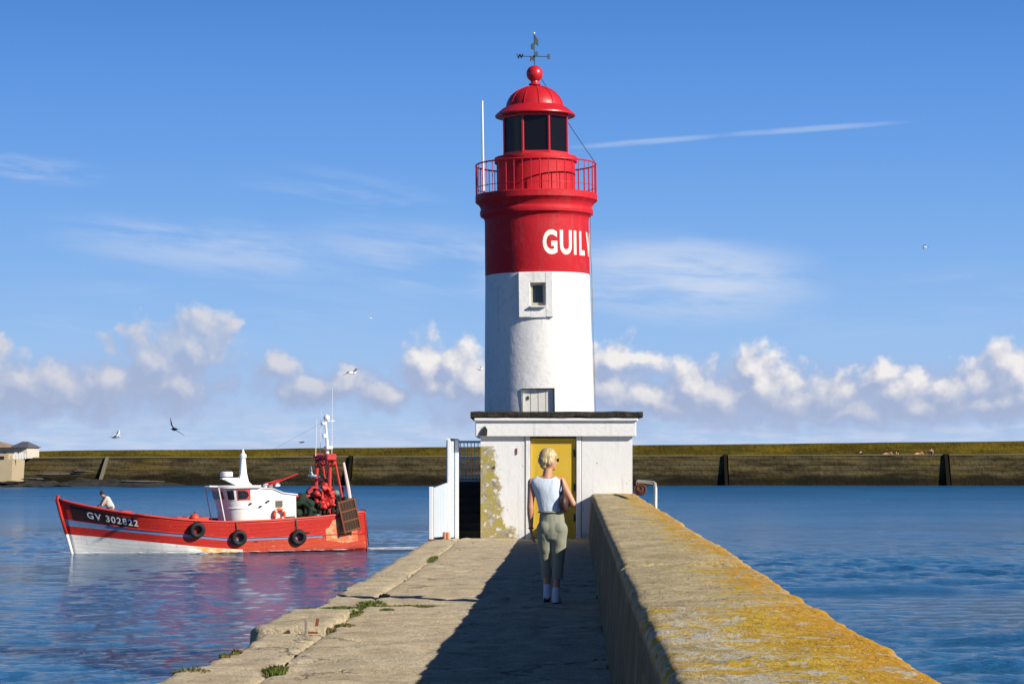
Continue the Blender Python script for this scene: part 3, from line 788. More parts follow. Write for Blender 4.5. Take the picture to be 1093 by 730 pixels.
# ------------------------------------------------------------------ lighthouse
YT = 48.60
def text_mesh(txt, size, ext=0.0, off=0.0, sx=1.0, spacing=1.0):
    cu = bpy.data.curves.new('t', 'FONT'); cu.body = txt; cu.size = size; cu.extrude = ext
    cu.offset = off; cu.space_character = spacing; cu.resolution_u = 6
    o = bpy.data.objects.new('t', cu); col.objects.link(o)
    dg = bpy.context.evaluated_depsgraph_get(); dg.update()
    me = bpy.data.meshes.new_from_object(o.evaluated_get(dg)); bpy.data.objects.remove(o)
    v = [Vector((p.co.x*sx, p.co.y, p.co.z)) for p in me.vertices]
    f = [tuple(p.vertices) for p in me.polygons]
    bpy.data.meshes.remove(me)
    return v, f
def build_lighthouse():
    root = thing('lighthouse', (0.603, YT, 0), 'white lighthouse tower with red top, red lantern and open gallery', 'lighthouse')
    root.rotation_euler = (0, R(-0.80), 0)
    T = MB()
    # body with a recessed door at the foot and a small window higher up: cut by building the drum from angular strips
    n = 144
    zs = [0.0, 1.2, 2.0, 2.55, 3.02, 3.5, 4.1, 4.64, 5.18, 5.39]
    def rad(z): return float(np.interp(z, [0, 2.0, 2.55, 5.39], [1.165, 1.145, 1.137, 1.082]))
    def ang(x, z): return math.asin(x/rad(z))
    door = (-0.375, 0.305, 2.0, 3.02)      # x0,x1,z0,z1 seen from the pier
    # strips: angles measured from -Y toward +X
    da0, da1 = ang(door[0]-.0, 2.6), ang(door[1], 2.6)
    angs = [da0 + (da1-da0)*i/16 for i in range(17)]
    rest = [da1 + (2*math.pi-(da1-da0))*i/128 for i in range(1, 128)]
    A = angs+rest; N = len(A)
    vs = []
    for z in zs:
        for a in A:
            r = rad(z)
            vs.append((r*math.sin(a), -r*math.cos(a), z))
    fs = []
    for j in range(len(zs)-1):
        for i in range(N):
            if i < 16 and door[2]-.01 < zs[j] and zs[j+1] <= door[3]+.01: continue
            if 5 <= i <= 11 and 4.6 < zs[j] < 5.1: continue
            i2 = (i+1) % N
            fs.append((j*N+i, j*N+i2, (j+1)*N+i2, (j+1)*N+i))
    T.add(vs, fs)
    # reveal of the door recess
    ry = -1.0
    r0 = rad(2.5)
    pL = (door[0], -r0*math.cos(da0)); pR = (door[1], -r0*math.cos(da1))
    z0, z1 = door[2], door[3]
    T.add([(pL[0], pL[1]-.01, z0), (pL[0], ry, z0), (pL[0], ry, z1), (pL[0], pL[1]-.01, z1)], [(0, 1, 2, 3)])
    T.add([(pR[0], pR[1]-.01, z0), (pR[0], ry, z0), (pR[0], ry, z1), (pR[0], pR[1]-.01, z1)], [(3, 2, 1, 0)])
    lint = [(r0*math.sin(a)*.995, -r0*math.cos(a)*.995-.002, z1) for a in angs]
    T.add(lint+[(pR[0], ry, z1), (pL[0], ry, z1)], [tuple(range(19))])
    T.build('tower_shaft', white_plaster, root, autos=40)
    dr = MB(); w = (door[1]-door[0]-.06)/4
    for i in range(4): dr.box((door[0]+.03+w*(i+.5), ry+.0, 2.5), (w-.012, .04, 1.0))
    dr.box(((door[0]+door[1])/2, ry+.031, 2.5), (door[1]-door[0], .02, 1.02))
    d = dr.build('tower_door', paint('old_white_door', (0.66, 0.65, 0.60), .6, .3, (.3, .26, .2), 3), root)
    MB().box((door[0]+.14, ry-.03, 2.83), (.035, .03, .07)).build('handle', black_iron, d)
    # framed window on a flat raised panel
    y_p = -1.145
    pz0, pz1 = 4.455, 5.375; wz0, wz1 = 4.665, 5.16
    px0, px1 = -.405, .30; wx0, wx1 = -.165, .145
    pn = MB()
    pn.box(((px0+wx0)/2, y_p+.20, (pz0+pz1)/2), (wx0-px0, .40, pz1-pz0), bev=.012)
    pn.box(((px1+wx1)/2, y_p+.20, (pz0+pz1)/2), (px1-wx1, .40, pz1-pz0), bev=.012)
    pn.box(((wx0+wx1)/2, y_p+.20, (pz0+wz0)/2), (wx1-wx0, .398, wz0-pz0))
    pn.box(((wx0+wx1)/2, y_p+.20, (pz1+wz1)/2), (wx1-wx0, .398, pz1-wz1))
    pn.build('window_surround', white_plaster, root)
    wd = MB()
    fy = y_p+.13
    wd.box((wx0+.025, fy, (wz0+wz1)/2), (.05, .05, wz1-wz0)); wd.box((wx1-.025, fy, (wz0+wz1)/2), (.05, .05, wz1-wz0))
    wd.box(((wx0+wx1)/2, fy-.002, wz0+.045), (wx1-wx0-.1, .05, .09)); wd.box(((wx0+wx1)/2, fy-.002, wz1-.025), (wx1-wx0-.1, .05, .05))
    wobj = wd.build('window', paint('window_frame_paint', (0.45, 0.42, 0.33), .7, .4), root)
    MB().box(((wx0+wx1)/2, fy+.01, (wz0+wz1)/2), (wx1-wx0-.08, .01, wz1-wz0-.1)).build('pane', dark_glass, wobj)
    # sloping sill
    MB().box(((wx0+wx1)/2, y_p-.0, wz0+.008), (wx1-wx0, .16, .03)).build('sill', white_plaster, wobj)
    # red part with mouldings
    red = MB()
    prof = [(1.084, 5.385), (1.086, 5.39), (1.078, 6.46), (1.082, 6.54), (1.10, 6.58), (1.165, 6.62), (1.175, 6.66), (1.175, 6.72), (1.155, 6.75), (1.165, 6.80),
            (1.20, 6.86), (1.25, 6.90), (1.265, 6.915), (1.265, 7.035), (1.25, 7.05), (0.80, 7.06)]
    red.lathe(prof, 128).build('red_drum', red_plaster, root, autos=35)
    wr = MB()
    wr.lathe([(0.825, 7.03), (0.815, 7.08), (0.815, 7.70), (0.855, 7.72), (0.865, 7.80), (0.85, 7.83), (0.60, 7.835)], 96)
    wr.build('watch_room', red_plaster, root, autos=35)
    # faint round-headed hatch in the watch room
    # lantern: octagonal cage
    RL = 0.70; a0 = R(22.5)
    def oc_(k, r=RL, z=0): th = -math.pi/2 + a0 + k*math.pi/4; return Vector((r*math.cos(th), r*math.sin(th), z))
    for k in range(8):
        p, q = oc_(k, RL*.985), oc_(k+1, RL*.985)
        g_ = MB().add([p+Vector((0, 0, 7.83)), q+Vector((0, 0, 7.83)), q+Vector((0, 0, 8.70)), p+Vector((0, 0, 8.70)),
                      p*.985+Vector((0, 0, 7.83)), q*.985+Vector((0, 0, 7.83)), q*.985+Vector((0, 0, 8.70)), p*.985+Vector((0, 0, 8.70))],
                      [(0, 1, 2, 3), (7, 6, 5, 4)])
        g_.build('lantern_pane', black_pane, root)
        m_ = MB().tube([oc_(k, RL, 7.82), oc_(k, RL, 8.70)], .026, 6); m_.build('lantern_bar', red_metal, root)
    for z, hh in ((7.86, .08), (8.67, .10)):
        ring = MB()
        ring.lathe([(RL+.03, z-hh/2), (RL+.03, z+hh/2), (RL-.03, z+hh/2), (RL-.03, z-hh/2), (RL+.03, z-hh/2)], 8, a0=-math.pi/2+a0)
        ring.build('lantern_ring', red_metal, root)
    dm = MB()
    prof = [(0.60, 8.685), (0.74, 8.69), (0.825, 8.675), (0.835, 8.69), (0.83, 8.715), (0.76, 8.77), (0.68, 8.84), (0.60, 8.885)]
    for i in range(1, 13):
        th = math.pi/2*i/13
        prof.append((0.585*(math.cos(th)*.85+.15*(1-i/13))+.012, 8.885+0.43*math.sin(th)))
    prof += [(0.11, 9.325), (0.125, 9.34), (0.125, 9.36), (0.085, 9.38), (0.08, 9.43)]
    dm.lathe(prof, 80).build('dome', red_metal, root, autos=35)
    sm = MB()
    for k in range(12):
        th = 2*math.pi*k/12+.13
        pts = [((0.590*(math.cos(q)*.85+.15*(1-q/1.5708))+.012)*math.cos(th)*1.004, (0.590*(math.cos(q)*.85+.15*(1-q/1.5708))+.012)*math.sin(th)*1.004, 8.885+0.433*math.sin(q)) for q in [i*math.pi/2/9 for i in range(9)]]
        sm.tube(pts, .007, 4)
    sm.build('dome_seam', red_metal, root)
    MB().ball((0, 0, 9.57), .172, n=32, m=20).build('finial_ball', red_metal, root, smooth=True)
    # weather vane
    v = MB(); zt = 9.73
    v.tube([(0, 0, zt), (0, 0, zt+.66)], .009, 6)
    wv_ = v.build('weather_vane', green_bronze, root)
    zc = zt+.20
    for a in (R(8), R(98)):
        dx, dy = math.cos(a)*.29, math.sin(a)*.29
        MB().tube([(-dx, -dy, zc), (dx, dy, zc)], .008, 6).build('arm', green_bronze, wv_)
    for ch, a in zip('NESW', (R(98), R(8), R(-82), R(188))):
        vv, ff = text_mesh(ch, .13, .006, .006)
        w_ = max(p.x for p in vv)
        M = Matrix.Rotation(R(12), 3, 'Z') @ Matrix.Rotation(R(90), 3, 'X')
        c_ = Vector((math.cos(a)*.30, math.sin(a)*.30, zc-.045))
        MB().add([M @ Vector((p.x-w_/2, p.y, p.z)) + c_ for p in vv], ff).build('compass_letter', green_bronze, wv_)
    ar = MB()    # vane plate seen nearly edge-on, tilted as in the photograph
    M = Matrix.Rotation(R(65), 3, 'Z')
    ar.prism([(-.30, .0), (-.16, -.07), (-.14, -.02), (.12, -.02), (.16, -.09), (.34, -.02), (.30, .12), (.20, .05), (.02, .03), (-.16, .06)], -.006, .006, M)
    a_ = ar.build('vane_plate', green_bronze, wv_, loc=(0, 0, zt+.45)); a_.rotation_euler = (R(18), R(-30), 0)
    MB().ball((0, 0, zt+.68), .022).build('tip', white_metal, wv_)
    MB().ball((0, 0, zc), .028).build('boss', green_bronze, wv_)
    # gallery railing
    rail = MB(); RR = 1.245
    circ = [(RR*math.cos(2*math.pi*k/64), RR*math.sin(2*math.pi*k/64), 0) for k in range(65)]
    rail.tube([(x, y, 7.675) for x, y, _ in circ], .017, 8, False)
    rail.tube([(x, y, 7.20) for x, y, _ in circ], .008, 6, False)
    ro = rail.build('gallery_railing', red_metal, root, smooth=True)
    base = MB().tube([(0, 0, 7.04), (0, 0, 7.67)], .0085, 6).mesh('baluster', [red_metal])
    post = MB().tube([(0, 0, 7.04), (0, 0, 7.67)], .014, 6).mesh('railing_post', [red_metal])
    for k in range(44):
        th = 2*math.pi*(k+.35)/44
        o = bpy.data.objects.new('railing_post' if k % 11 == 0 else 'baluster', post if k % 11 == 0 else base)
        col.objects.link(o); o.parent = ro; o.location = (RR*math.cos(th), RR*math.sin(th), 0)
    # lettering round the drum, one mesh per letter
    adv = {'G': .365, 'U': .350, 'I': .170, 'L': .29, 'V': .28, 'N': .30, 'E': .25, 'C': .27}
    a = R(5.5)
    for ch in 'GUILVINEC':
        vv, ff = text_mesh(ch, .655, .0, .022, sx=.68)
        x0 = min(p.x for p in vv)
        r_ = 1.0862
        # subdivide by slicing: dense enough letters come from projecting each vertex
        import bmesh
        bm = bmesh.new(); bv = [bm.verts.new(p) for p in vv]
        for f in ff:
            try: bm.faces.new([bv[i] for i in f])
            except ValueError: pass
        for s_ in range(1, 10):
            xx = x0 + s_*.03
            bmesh.ops.bisect_plane(bm, geom=bm.verts[:]+bm.edges[:]+bm.faces[:], plane_co=(xx, 0, 0), plane_no=(1, 0, 0))
        bm.verts.index_update()
        ov, of = [], []
        for p in bm.verts:
            th = a + (p.co.x-x0)/r_
            ov.append((r_*math.sin(th), -r_*math.cos(th), 5.765+p.co.y))
        of = [tuple(q.index for q in f.verts) for f in bm.faces]
        bm.free()
        l_ = MB().add(ov, of).build('letter', letter_white, root)
        a += adv[ch]/r_
    # white whip aerial clamped to the gallery, stay wire and cable
    xa = -RR*.86; ya = -RR*.30
    an = MB().tube([(-1.09, -.5, 7.1), (-1.09, -.5, 8.95)], [.024, .02], 8)
    an.build('aerial', white_metal, root)
    wi = MB()
    p0 = Vector((.12, 0, 9.50)); p1 = Vector((RR*.98, -.2, 7.69))
    wi.tube([p0.lerp(p1, i/8) - Vector((0, 0, .05*math.sin(math.pi*i/8))) for i in range(9)], .007, 5)
    wi.build('stay_wire', black_iron, root)
    cb = MB().tube([(RR*.95, -.1, 7.05), (1.12, -.18, 6.6), (1.10, -.2, 6.0), (1.12, -.2, 5.4), (1.135, -.22, 4.0), (1.16, -.25, 2.52)], .010, 5)
    cb.build('cable', paint('grey_cable', (.25, .25, .25), .6, .1), root)
build_lighthouse()

# ------------------------------------------------------------------ staircase and railings at the left
def build_stairs():
    root = thing('staircase', (0, 0, 0), 'dark steps with white side rails left of the outbuilding', 'staircase')
    s = MB(); nst = 7; y0 = 46.95; run = 0.28; rise = 1.14/nst
    for i in range(nst):
        z1 = rise*(i+1)
        MB().box((-0.90, y0+run*(i+.5)+.6*0, z1/2-.02), (0.55, run+.02, z1-.002*i), bev=.008).build('step', dark_steps, root)
    yl = y0+run*nst
    MB().box((-0.93, yl+.65, 1.09), (0.66, 1.25, 0.09), bev=.01).build('landing', paint('pale_landing', (.55, .54, .50), .8, .3), root)
    MB().box((-0.93, yl+.65, 0.5), (0.56, 1.15, 1.08)).build('landing_base', dark_steps, root)
    wb = paint('white_boards', (.78, .79, .80), .5, .2, (.4, .33, .25), 3, .003, drips=.2)
    wp = paint('shade_tinted_boards', (.50, .57, .66), .5, .2, (.35, .33, .3), 3, .003, drips=.2)  # white side panels, their bluish shade put into the colour
    # low side panel
    A = Vector((-1.575, 45.6, 0)); B = Vector((-1.28, 46.35, 0))
    d = (B-A); L = d.length; d.normalize(); nrm = Vector((-d.y, d.x, 0))*.02
    p = MB()
    nb = 9
    for i in range(nb):
        q0 = A + d*(.10+(L-.1)*i/nb); q1 = A + d*(.10+(L-.1)*(i+1)/nb - .008)
        za, zb = .06, 1.02+.10*i/nb
        p.add([q0+nrm+Vector((0, 0, za)), q1+nrm+Vector((0, 0, za)), q1+nrm+Vector((0, 0, zb+.01)), q0+nrm+Vector((0, 0, zb)),
               q0-nrm+Vector((0, 0, za)), q1-nrm+Vector((0, 0, za)), q1-nrm+Vector((0, 0, zb+.01)), q0-nrm+Vector((0, 0, zb))],
              [(0, 1, 2, 3), (7, 6, 5, 4), (0, 3, 7, 4), (1, 5, 6, 2), (3, 2, 6, 7), (0, 4, 5, 1)])
    p.build('side_panel', wp, root)
    MB().box((A.x, A.y, .52), (.085, .085, 1.05), bev=.008).build('post', wb, root)
    MB().box((A.x+.02, A.y, .015), (.16, .16, .03), bev=.005).build('post_foot', rusty, root)
    # high panel that climbs beside the steps
    C = Vector((-1.28, 46.36, 0)); D = Vector((-1.112, 46.88, 0))
    d = (D-C); L = d.length; d.normalize(); nrm = Vector((-d.y, d.x, 0))*.02
    p = MB(); nb = 5
    for i in range(nb):
        q0 = C + d*(L*i/nb); q1 = C + d*(L*(i+1)/nb - .008)
        za = 0.03; zb = 1.94
        p.add([q0+nrm+Vector((0, 0, za)), q1+nrm+Vector((0, 0, za)), q1+nrm+Vector((0, 0, zb)), q0+nrm+Vector((0, 0, zb)),
               q0-nrm+Vector((0, 0, za)), q1-nrm+Vector((0, 0, za)), q1-nrm+Vector((0, 0, zb)), q0-nrm+Vector((0, 0, zb))],
              [(0, 1, 2, 3), (7, 6, 5, 4), (0, 3, 7, 4), (1, 5, 6, 2), (3, 2, 6, 7), (0, 4, 5, 1)])
    p.build('side_panel', wp, root)
    for (x, y, z0, z1, w) in ((-1.25, 46.33, 0.0, 1.97, .06), (-1.10, 46.72, 0.0, 1.97, .075), (-1.13, 49.02, 1.1, 1.99, .06)):
        MB().box((x, y, (z0+z1)/2), (w, w, z1-z0), bev=.006).build('post', wb, root)
    MB().tube([(-1.28, 46.34, 1.965), (-1.13, 49.02, 1.975)], .03, 8).build('top_rail', wb, root)
    fr = MB(); yy = yl+1.2
    fr.box((-.88, yy, 1.95), (.56, .04, .05)); fr.box((-.88, yy, 1.60), (.56, .03, .03)); fr.box((-.88, yy, 1.19), (.56, .03, .03)); fr.box((-1.15, yy, 1.56), (.04, .036, .80)); fr.box((-.61, yy, 1.56), (.04, .036, .80))
    f = fr.build('landing_railing', wb, root)
    for i in range(7):
        MB().box((-1.10+.075*i, yy, 1.56), (.018, .018, .80)).build('bar', wb, f)
build_stairs()

# bits standing on the pier
o = thing('mooring_pin', (-1.31, 46.1, 0), 'short pinkish painted iron stub at the foot of the white side rail', 'mooring pin')
MB().lathe([(.05, -.01), (.05, .10), (.042, .12), (.042, .15)], 14, (0, 0, 0), cap1=True).build('stub', pink_rust, o, autos=40)
MB().box((.055, -.03, .075), (.06, .07, .15), bev=.02).build('lug', pink_rust, o)
o = thing('mooring_staple', (0, 0, 0), 'two rusty iron uprights on the quay edge stone', 'mooring iron')
c = pos(327, 676, 1.6*F/(676-HZ)); c2 = pos(338, 673, 1.6*F/(673.5-HZ))
MB().box((c.x+.0, c.y, .055), (.028, .03, .15), bev=.005).build('upright', paint('weathered_iron', (.28, .24, .19), .8, .4), o)
MB().box((c2.x, c2.y, .05), (.03, .03, .14), Matrix.Rotation(R(10), 3, 'Y'), bev=.005).build('upright', rusty, o)
MB().box(((c.x+c2.x)/2, (c.y+c2.y)/2, .0), (.12, .05, .02)).build('base_plate', rusty, o)
# ladder handrail with a coil of rope
o = thing('ladder_handrail', (0, 0, 0), 'bent pale steel handrail of a ladder outside the parapet', 'handrail')
pts = [(2.40, 44.85, .80), (2.40, 44.85, 1.10), (2.41, 44.7, 1.16), (2.42, 43.0, 1.17), (2.43, 40.35, 1.18), (2.445, 40.1, 1.16), (2.45, 40.0, 1.08), (2.45, 40.0, .0), (2.45, 40.0, -1.5)]
MB().tube(pts, .032, 10).build('rail', steel, o, smooth=True)
MB().box((2.44, 40.0, -.5), (.05, .12, .12)).build('bracket', steel, o)
o = thing('rope_coil', (2.44, 44.7, 1.02), 'dark reddish brown coil of rope hung on the handrail by the wall', 'rope')
mb = MB()
for i in range(14):
    M = Matrix.Rotation(R(70+random.uniform(-18, 18)), 3, 'X') @ Matrix.Rotation(R(random.uniform(-25, 25)), 3, 'Y')
    mb.torus((random.uniform(-.02, .02), random.uniform(-.05, .05), -.02), .03+.005*i, .024, M, 22, 7)
mb.build('coil', brown_rope, o, smooth=True)
MB().tube([(-.05, 0, .05), (-.12, 0, .12), (-.1, .02, 0)], .02, 7).build('tail', brown_rope, o, smooth=True)

# ------------------------------------------------------------------ grass tufts
def grass_mat():
    m, t, b, oc = new_mat('grass_blades')
    c = t.mix(t.noise(oc, 8, 4, .6), (0.05, 0.085, 0.016), (0.13, 0.15, 0.03))
    t.l.new(c, b.inputs['Base Color']); b.inputs['Roughness'].default_value = .7; spec(b, .2); return m
def dry_mat():
    m, t, b, oc = new_mat('dry_grass_blades')
    c = t.mix(t.noise(oc, 8, 4, .6), (0.10, 0.10, 0.03), (0.26, 0.20, 0.09))
    t.l.new(c, b.inputs['Base Color']); b.inputs['Roughness'].default_value = .8; spec(b, .1); return m
GM, DM = grass_mat(), dry_mat()
def tuft(px, py, wpx, hpx, dry, label, depth_m=None):
    d = EYE*F/(py-HZ); c = pos(px, py, d); c.z = 0
    w = wpx/F*d/2; h = hpx/F*d; dm = depth_m or w*.9
    mb = MB(); mb2 = MB(); rng = random.Random(px*3+py)
    for i in range(int(160+900*w)):
        a = rng.uniform(0, 6.283); rr = math.sqrt(rng.random())*(1+.35*fbm(math.cos(a)*2+px, math.sin(a)*2, 0, 3))
        x, y = math.cos(a)*rr*w, math.sin(a)*rr*dm
        hh = h*(1.15-rr*.75)*rng.uniform(.5, 1.15); bl = .006+.004*rng.random()
        le = rng.uniform(0, 6.28); lx, ly = math.cos(le)*hh*.45+x*.25, math.sin(le)*hh*.45
        ax, ay = math.cos(le+1.57)*bl, math.sin(le+1.57)*bl
        tgt = mb2 if (dry and rng.random() < .6) else mb
        tgt.add([(x-ax, y-ay, -.02), (x+ax, y+ay, -.02), (x+lx*.45+ax*.7, y+ly*.45+ay*.7, hh*.6), (x+lx*.45-ax*.7, y+ly*.45-ay*.7, hh*.6), (x+lx, y+ly, hh)],
               [(0, 1, 2, 3), (3, 2, 4)])
    b0 = len(mb.v); mb.v += mb2.v; mb.f += [tuple(i+b0 for i in f) for f in mb2.f]; mb.mi += [1]*len(mb2.f)
    o = mb.build('grass_tuft', [GM, DM], loc=c)
    tag(o, label, 'grass tuft', 'grass tufts growing on the quay')
tuft(294, 716, 26, 8, False, 'bright green grass tuft alone on the concrete, nearest to the camera', .22)
tuft(205, 718, 34, 7, True, 'straw coloured tuft at the very edge above the water, lower left', .16)
tuft(252, 697, 12, 5, True, 'small brown tuft on the quay edge between stone block and green tuft', .1)
tuft(240, 700, 10, 4, True, 'low tuft beside the small brown tuft on the edge', .08)
tuft(346, 673, 26, 5, True, 'low dry tuft right behind the two iron uprights', .16)
tuft(368, 668, 18, 4, True, 'small dry tuft right of the iron uprights', .1)
tuft(378, 655, 20, 5, False, 'dense green tuft in the joint, lower end of the grass line', .35)
tuft(366, 649, 44, 3, False, 'long green strip of grass left along the slab joint', .14)
tuft(397, 645, 30, 5, False, 'dense green tuft at the middle of the grass line', .5)
tuft(440, 647, 60, 2.5, False, 'thin green strip of grass in the joint, ending at the shadow', .16)
tuft(413, 651, 14, 2.5, False, 'tiny green tuft under the thin grass strip', .1)
tuft(410, 636, 10, 3, True, 'tiny tuft in the lengthwise joint above the grass line', .25)
tuft(462, 597, 10, 3, False, 'green tuft in the lengthwise joint near the lighthouse', 1.1)
tuft(330, 650, 14, 2.5, True, 'brownish tuft on the edge stone left of the grass line', .08)
tuft(655, 715, 12, 6, False, 'dark weed at the foot of the parapet nearest the camera', .5)
tuft(646, 672, 7, 5, False, 'dark weed at the foot of the parapet beside the cast slab joint', .6)
tuft(641, 640, 6, 4, False, 'dark weed at the foot of the parapet level with the woman', .7)
# loose stone on the edge
def rock(name, c, r, mat_, seed, label, cat, group=None, squash=.6):
    mb = MB(); mb.ball((0, 0, 0), 1.0, n=18, m=12)
    vs = []
    for v in mb.v:
        v = Vector(v); k = 1+.38*noise.fractal(v*1.1+Vector((seed, seed*.7, 0)), 1, 2, 4)
        vs.append((v.x*r[0]*k, v.y*r[1]*k, v.z*r[2]*k))
    mb.v = vs
    o = mb.build(name, mat_, loc=c, autos=35); tag(o, label, cat, group); return o

# ------------------------------------------------------------------ far breakwater
YW = 396.0
def wallmat(name, dark, lite, tint, zt):
    m, t, b, oc = new_mat(name)
    x, y, z = t.sep(oc)
    q = t.v('MULTIPLY', oc, (0.30, 0.30, 1.6))
    n1 = t.noise(q, 0.55, 6, 0.68); n2 = t.noise(t.v('MULTIPLY', oc, (.10, .1, 1.0)), 0.9, 5, 0.6); n3 = t.noise(oc, 1.6, 5, .7)
    c = t.mix(t.step(n1, .34, .66), dark, lite)
    c = t.mix(t.m('MULTIPLY', t.step(n2, .50, .66), .75), c, tint)
    c = t.mix(t.m('MULTIPLY', t.step(n3, .50, .66), .5), c, tuple(v*.4 for v in dark))
    if zt is not None:       # dark weed below the tide mark, horizontal pour lines
        w = t.m('ADD', z, t.m('MULTIPLY', t.m('SUBTRACT', n1, .5), 2.2))
        c = t.mix(t.m('MULTIPLY', t.step(w, zt+.5, zt-.8), .85), c, (0.010, 0.009, 0.006))
        wvn = t.n.new('ShaderNodeTexWave'); wvn.bands_direction = 'Z'; t.l.new(oc, wvn.inputs['Vector'])
        wvn.inputs['Scale'].default_value = .34; wvn.inputs['Distortion'].default_value = .8
        c = t.mix(t.m('MULTIPLY', t.step(wvn.outputs['Fac'], .55, .95), .40), c, tuple(v*.45 for v in dark))
        pale = t.m('MULTIPLY', t.step(t.noise(t.v('MULTIPLY', oc, (.09, .1, .6)), 1.0, 5, .7), .58, .70), .5)
        c = t.mix(pale, c, (0.065, 0.055, 0.035))
    t.l.new(c, b.inputs['Base Color']); b.inputs['Roughness'].default_value = .95; spec(b, .05)
    bump(t, b, n3, .25, 1.0)
    return m
def build_breakwater():
    root = thing('breakwater_wall', (0, 0, 0), 'long dark concrete breakwater across the harbour, yellowed upper wall set back on a ledge', 'wall')
    up = wallmat('breakwater_upper', (0.060, 0.047, 0.009), (0.12, 0.088, 0.012), (0.165, 0.12, 0.014), None)
    lo = wallmat('breakwater_lower', (0.030, 0.024, 0.013), (0.105, 0.084, 0.042), (0.13, 0.096, 0.028), -1.2)
    ledge = paint('breakwater_ledge', (0.15, 0.14, 0.09), .9, .4, (.06, .05, .03), .3, .05, 1, sp=.1)
    k = F/YW
    def zt(px, yl, yr): return EYE+(HZ-(yl+(yr-yl)*px/1093.0))/k
    def run(name, x0p, x1p, ztop, zbot, ytop, ybot, thick, mat_, seg=60):
        vs = []
        for i in range(seg+1):
            px = x0p+(x1p-x0p)*i/seg; x = (px-546.5)/k
            a = ztop(px)+.10*fbm(x*.05, 3, 0, 3); b_ = zbot(px)
            vs += [(x, ybot, b_), (x, ytop, a), (x, ytop+thick, a), (x, ytop+thick, b_)]
        fs = []
        for i in range(seg):
            for q in range(4):
                q2 = (q+1) % 4
                fs.append((i*4+q, (i+1)*4+q, (i+1)*4+q2, i*4+q2))
        fs += [(3, 2, 1, 0), tuple(seg*4+q for q in range(4))]
        MB().add(vs, fs).build(name, mat_, root)
    zl = lambda px: zt(px, 489.0, 485.5)
    run('upper_wall', 28, 1750, lambda px: zt(px, 481.5, 470.5), lambda px: zl(px)-.5, YW+9, YW+8.4, 3.5, up)
    run('lower_wall', 22, 1750, zl, lambda px: WZ-3, YW+2.6, YW, 12, lo)
    # pale ledge kerb between the two
    vs = []; fs = []
    run('ledge', 22, 1750, lambda px: zl(px)+.16, lambda px: zl(px)+.004, YW+2.5, YW+2.45, 2.2, ledge)
    for (px, w, yb_, mt) in ((109, 3.2, 512, 0), (373, 4, 518, 1), (776, 4.5, 518, 1), (1013, 5, 518, 1), (1260, 5, 518, 1)):
        x = (px-546.5)/k; z1 = zl(px)+.25; z0 = WZ-1
        mm = paint('dark_pilaster', (.014, .012, .008), .95, .3, (.03, .025, .015), 1, .05, 1, sp=.05) if mt else paint('grey_timber_post', (.16, .14, .10), .9, .3, (.05, .04, .03), 1)
        lean = .8 if not mt else (.35 if px == 373 else 0)
        w_ = w/k
        y0t, y0b = YW+2.2, YW-.6
        vs = [(x-w_/2-lean, y0b, z0), (x+w_/2-lean, y0b, z0), (x+w_/2+lean*.6, y0t, z1), (x-w_/2+lean*.6, y0t, z1)]
        vs += [(a, b_+.8, c_) for a, b_, c_ in vs]
        MB().add(vs, [(0, 1, 2, 3), (7, 6, 5, 4), (0, 4, 5, 1), (1, 5, 6, 2), (2, 6, 7, 3), (3, 7, 4, 0)]).build('pilaster', mm, root)
        if mt:
            vs = [(x+w_/2, y0b-.15, z0), (x+w_/2+.25, y0b-.15, z0), (x+w_/2+.25+lean*.6, y0t-.3, z1-.2), (x+w_/2+lean*.6, y0t-.3, z1-.2)]
            vs += [(a, b_+.8, c_) for a, b_, c_ in vs]
            MB().add(vs, [(0, 1, 2, 3), (7, 6, 5, 4), (0, 4, 5, 1), (1, 5, 6, 2), (2, 6, 7, 3), (3, 7, 4, 0)]).build('pilaster_edge', lo, root)
build_breakwater()
def build_shore():
    m, t, b, oc = new_mat('tidal_rock')
    n = t.noise(t.v('MULTIPLY', oc, (.5, .5, 2)), 1.0, 6, .7)
    c = t.mix(t.step(n, .38, .62), (.008, .007, .005), (.035, .028, .019))
    c = t.mix(t.m('MULTIPLY', t.step(t.noise(oc, .35, 4, .6), .56, .68), .6), c, (.075, .06, .04))
    t.l.new(c, b.inputs['Base Color']); b.inputs['Roughness'].default_value = .9
    bump(t, b, n, .5, 1.0)
    k = F/386.0
    nu, nv = 150, 22
    def fn(i, j):
        px = -140+ i*2.35; x = (px-546.5)/k; y = 378+j*1.15
        sc = min(1, max(0, (205-px)/70.0))
        prof = math.sin(min(1, j/(nv-4))*math.pi*.5)
        h = prof*(1.35*sc)*(0.75+.9*fbm(x*.11, y*.3, 1, 4)) + .35*fbm(x*.5, y*.5, 0, 4)*sc - .25
        return (x, y, WZ+h)
    vs, fs = grid(nu, nv, fn)
    o = MB().add(vs, fs).build('shore', m, autos=50); tag(o, kind='structure')
    # pale ledges of rock on the shore
    for i, (px, py, wx, h, lb) in enumerate([(62, 506, 46, 3, 'long pale flat rock on the shore under the breakwater'), (40, 511, 30, 3, 'grey flat rock at the water below the pale house'),
            (150, 514, 50, 2.6, 'low pale rock spit at the waterline left of the leaning post'), (88, 503, 22, 2.5, 'small pale rock perched above the long flat rock'), (12, 515, 24, 3, 'dark rock at the left end of the shore')]):
        c = pos(px, py, 377.0)
        rock('shore_rock', c, (wx/2/k, 2.5, h/k*.5), paint('pale_rock', (.13, .11, .08), .9, .5, (.03, .025, .02), .8, .1, 2) if i != 4 else paint('dark_rock', (.03, .025, .02), .9, .5, (.01, .01, .01), .8, .1, 2), i*3.1+1, lb, 'rock', 'rocks on the far shore')
build_shore()
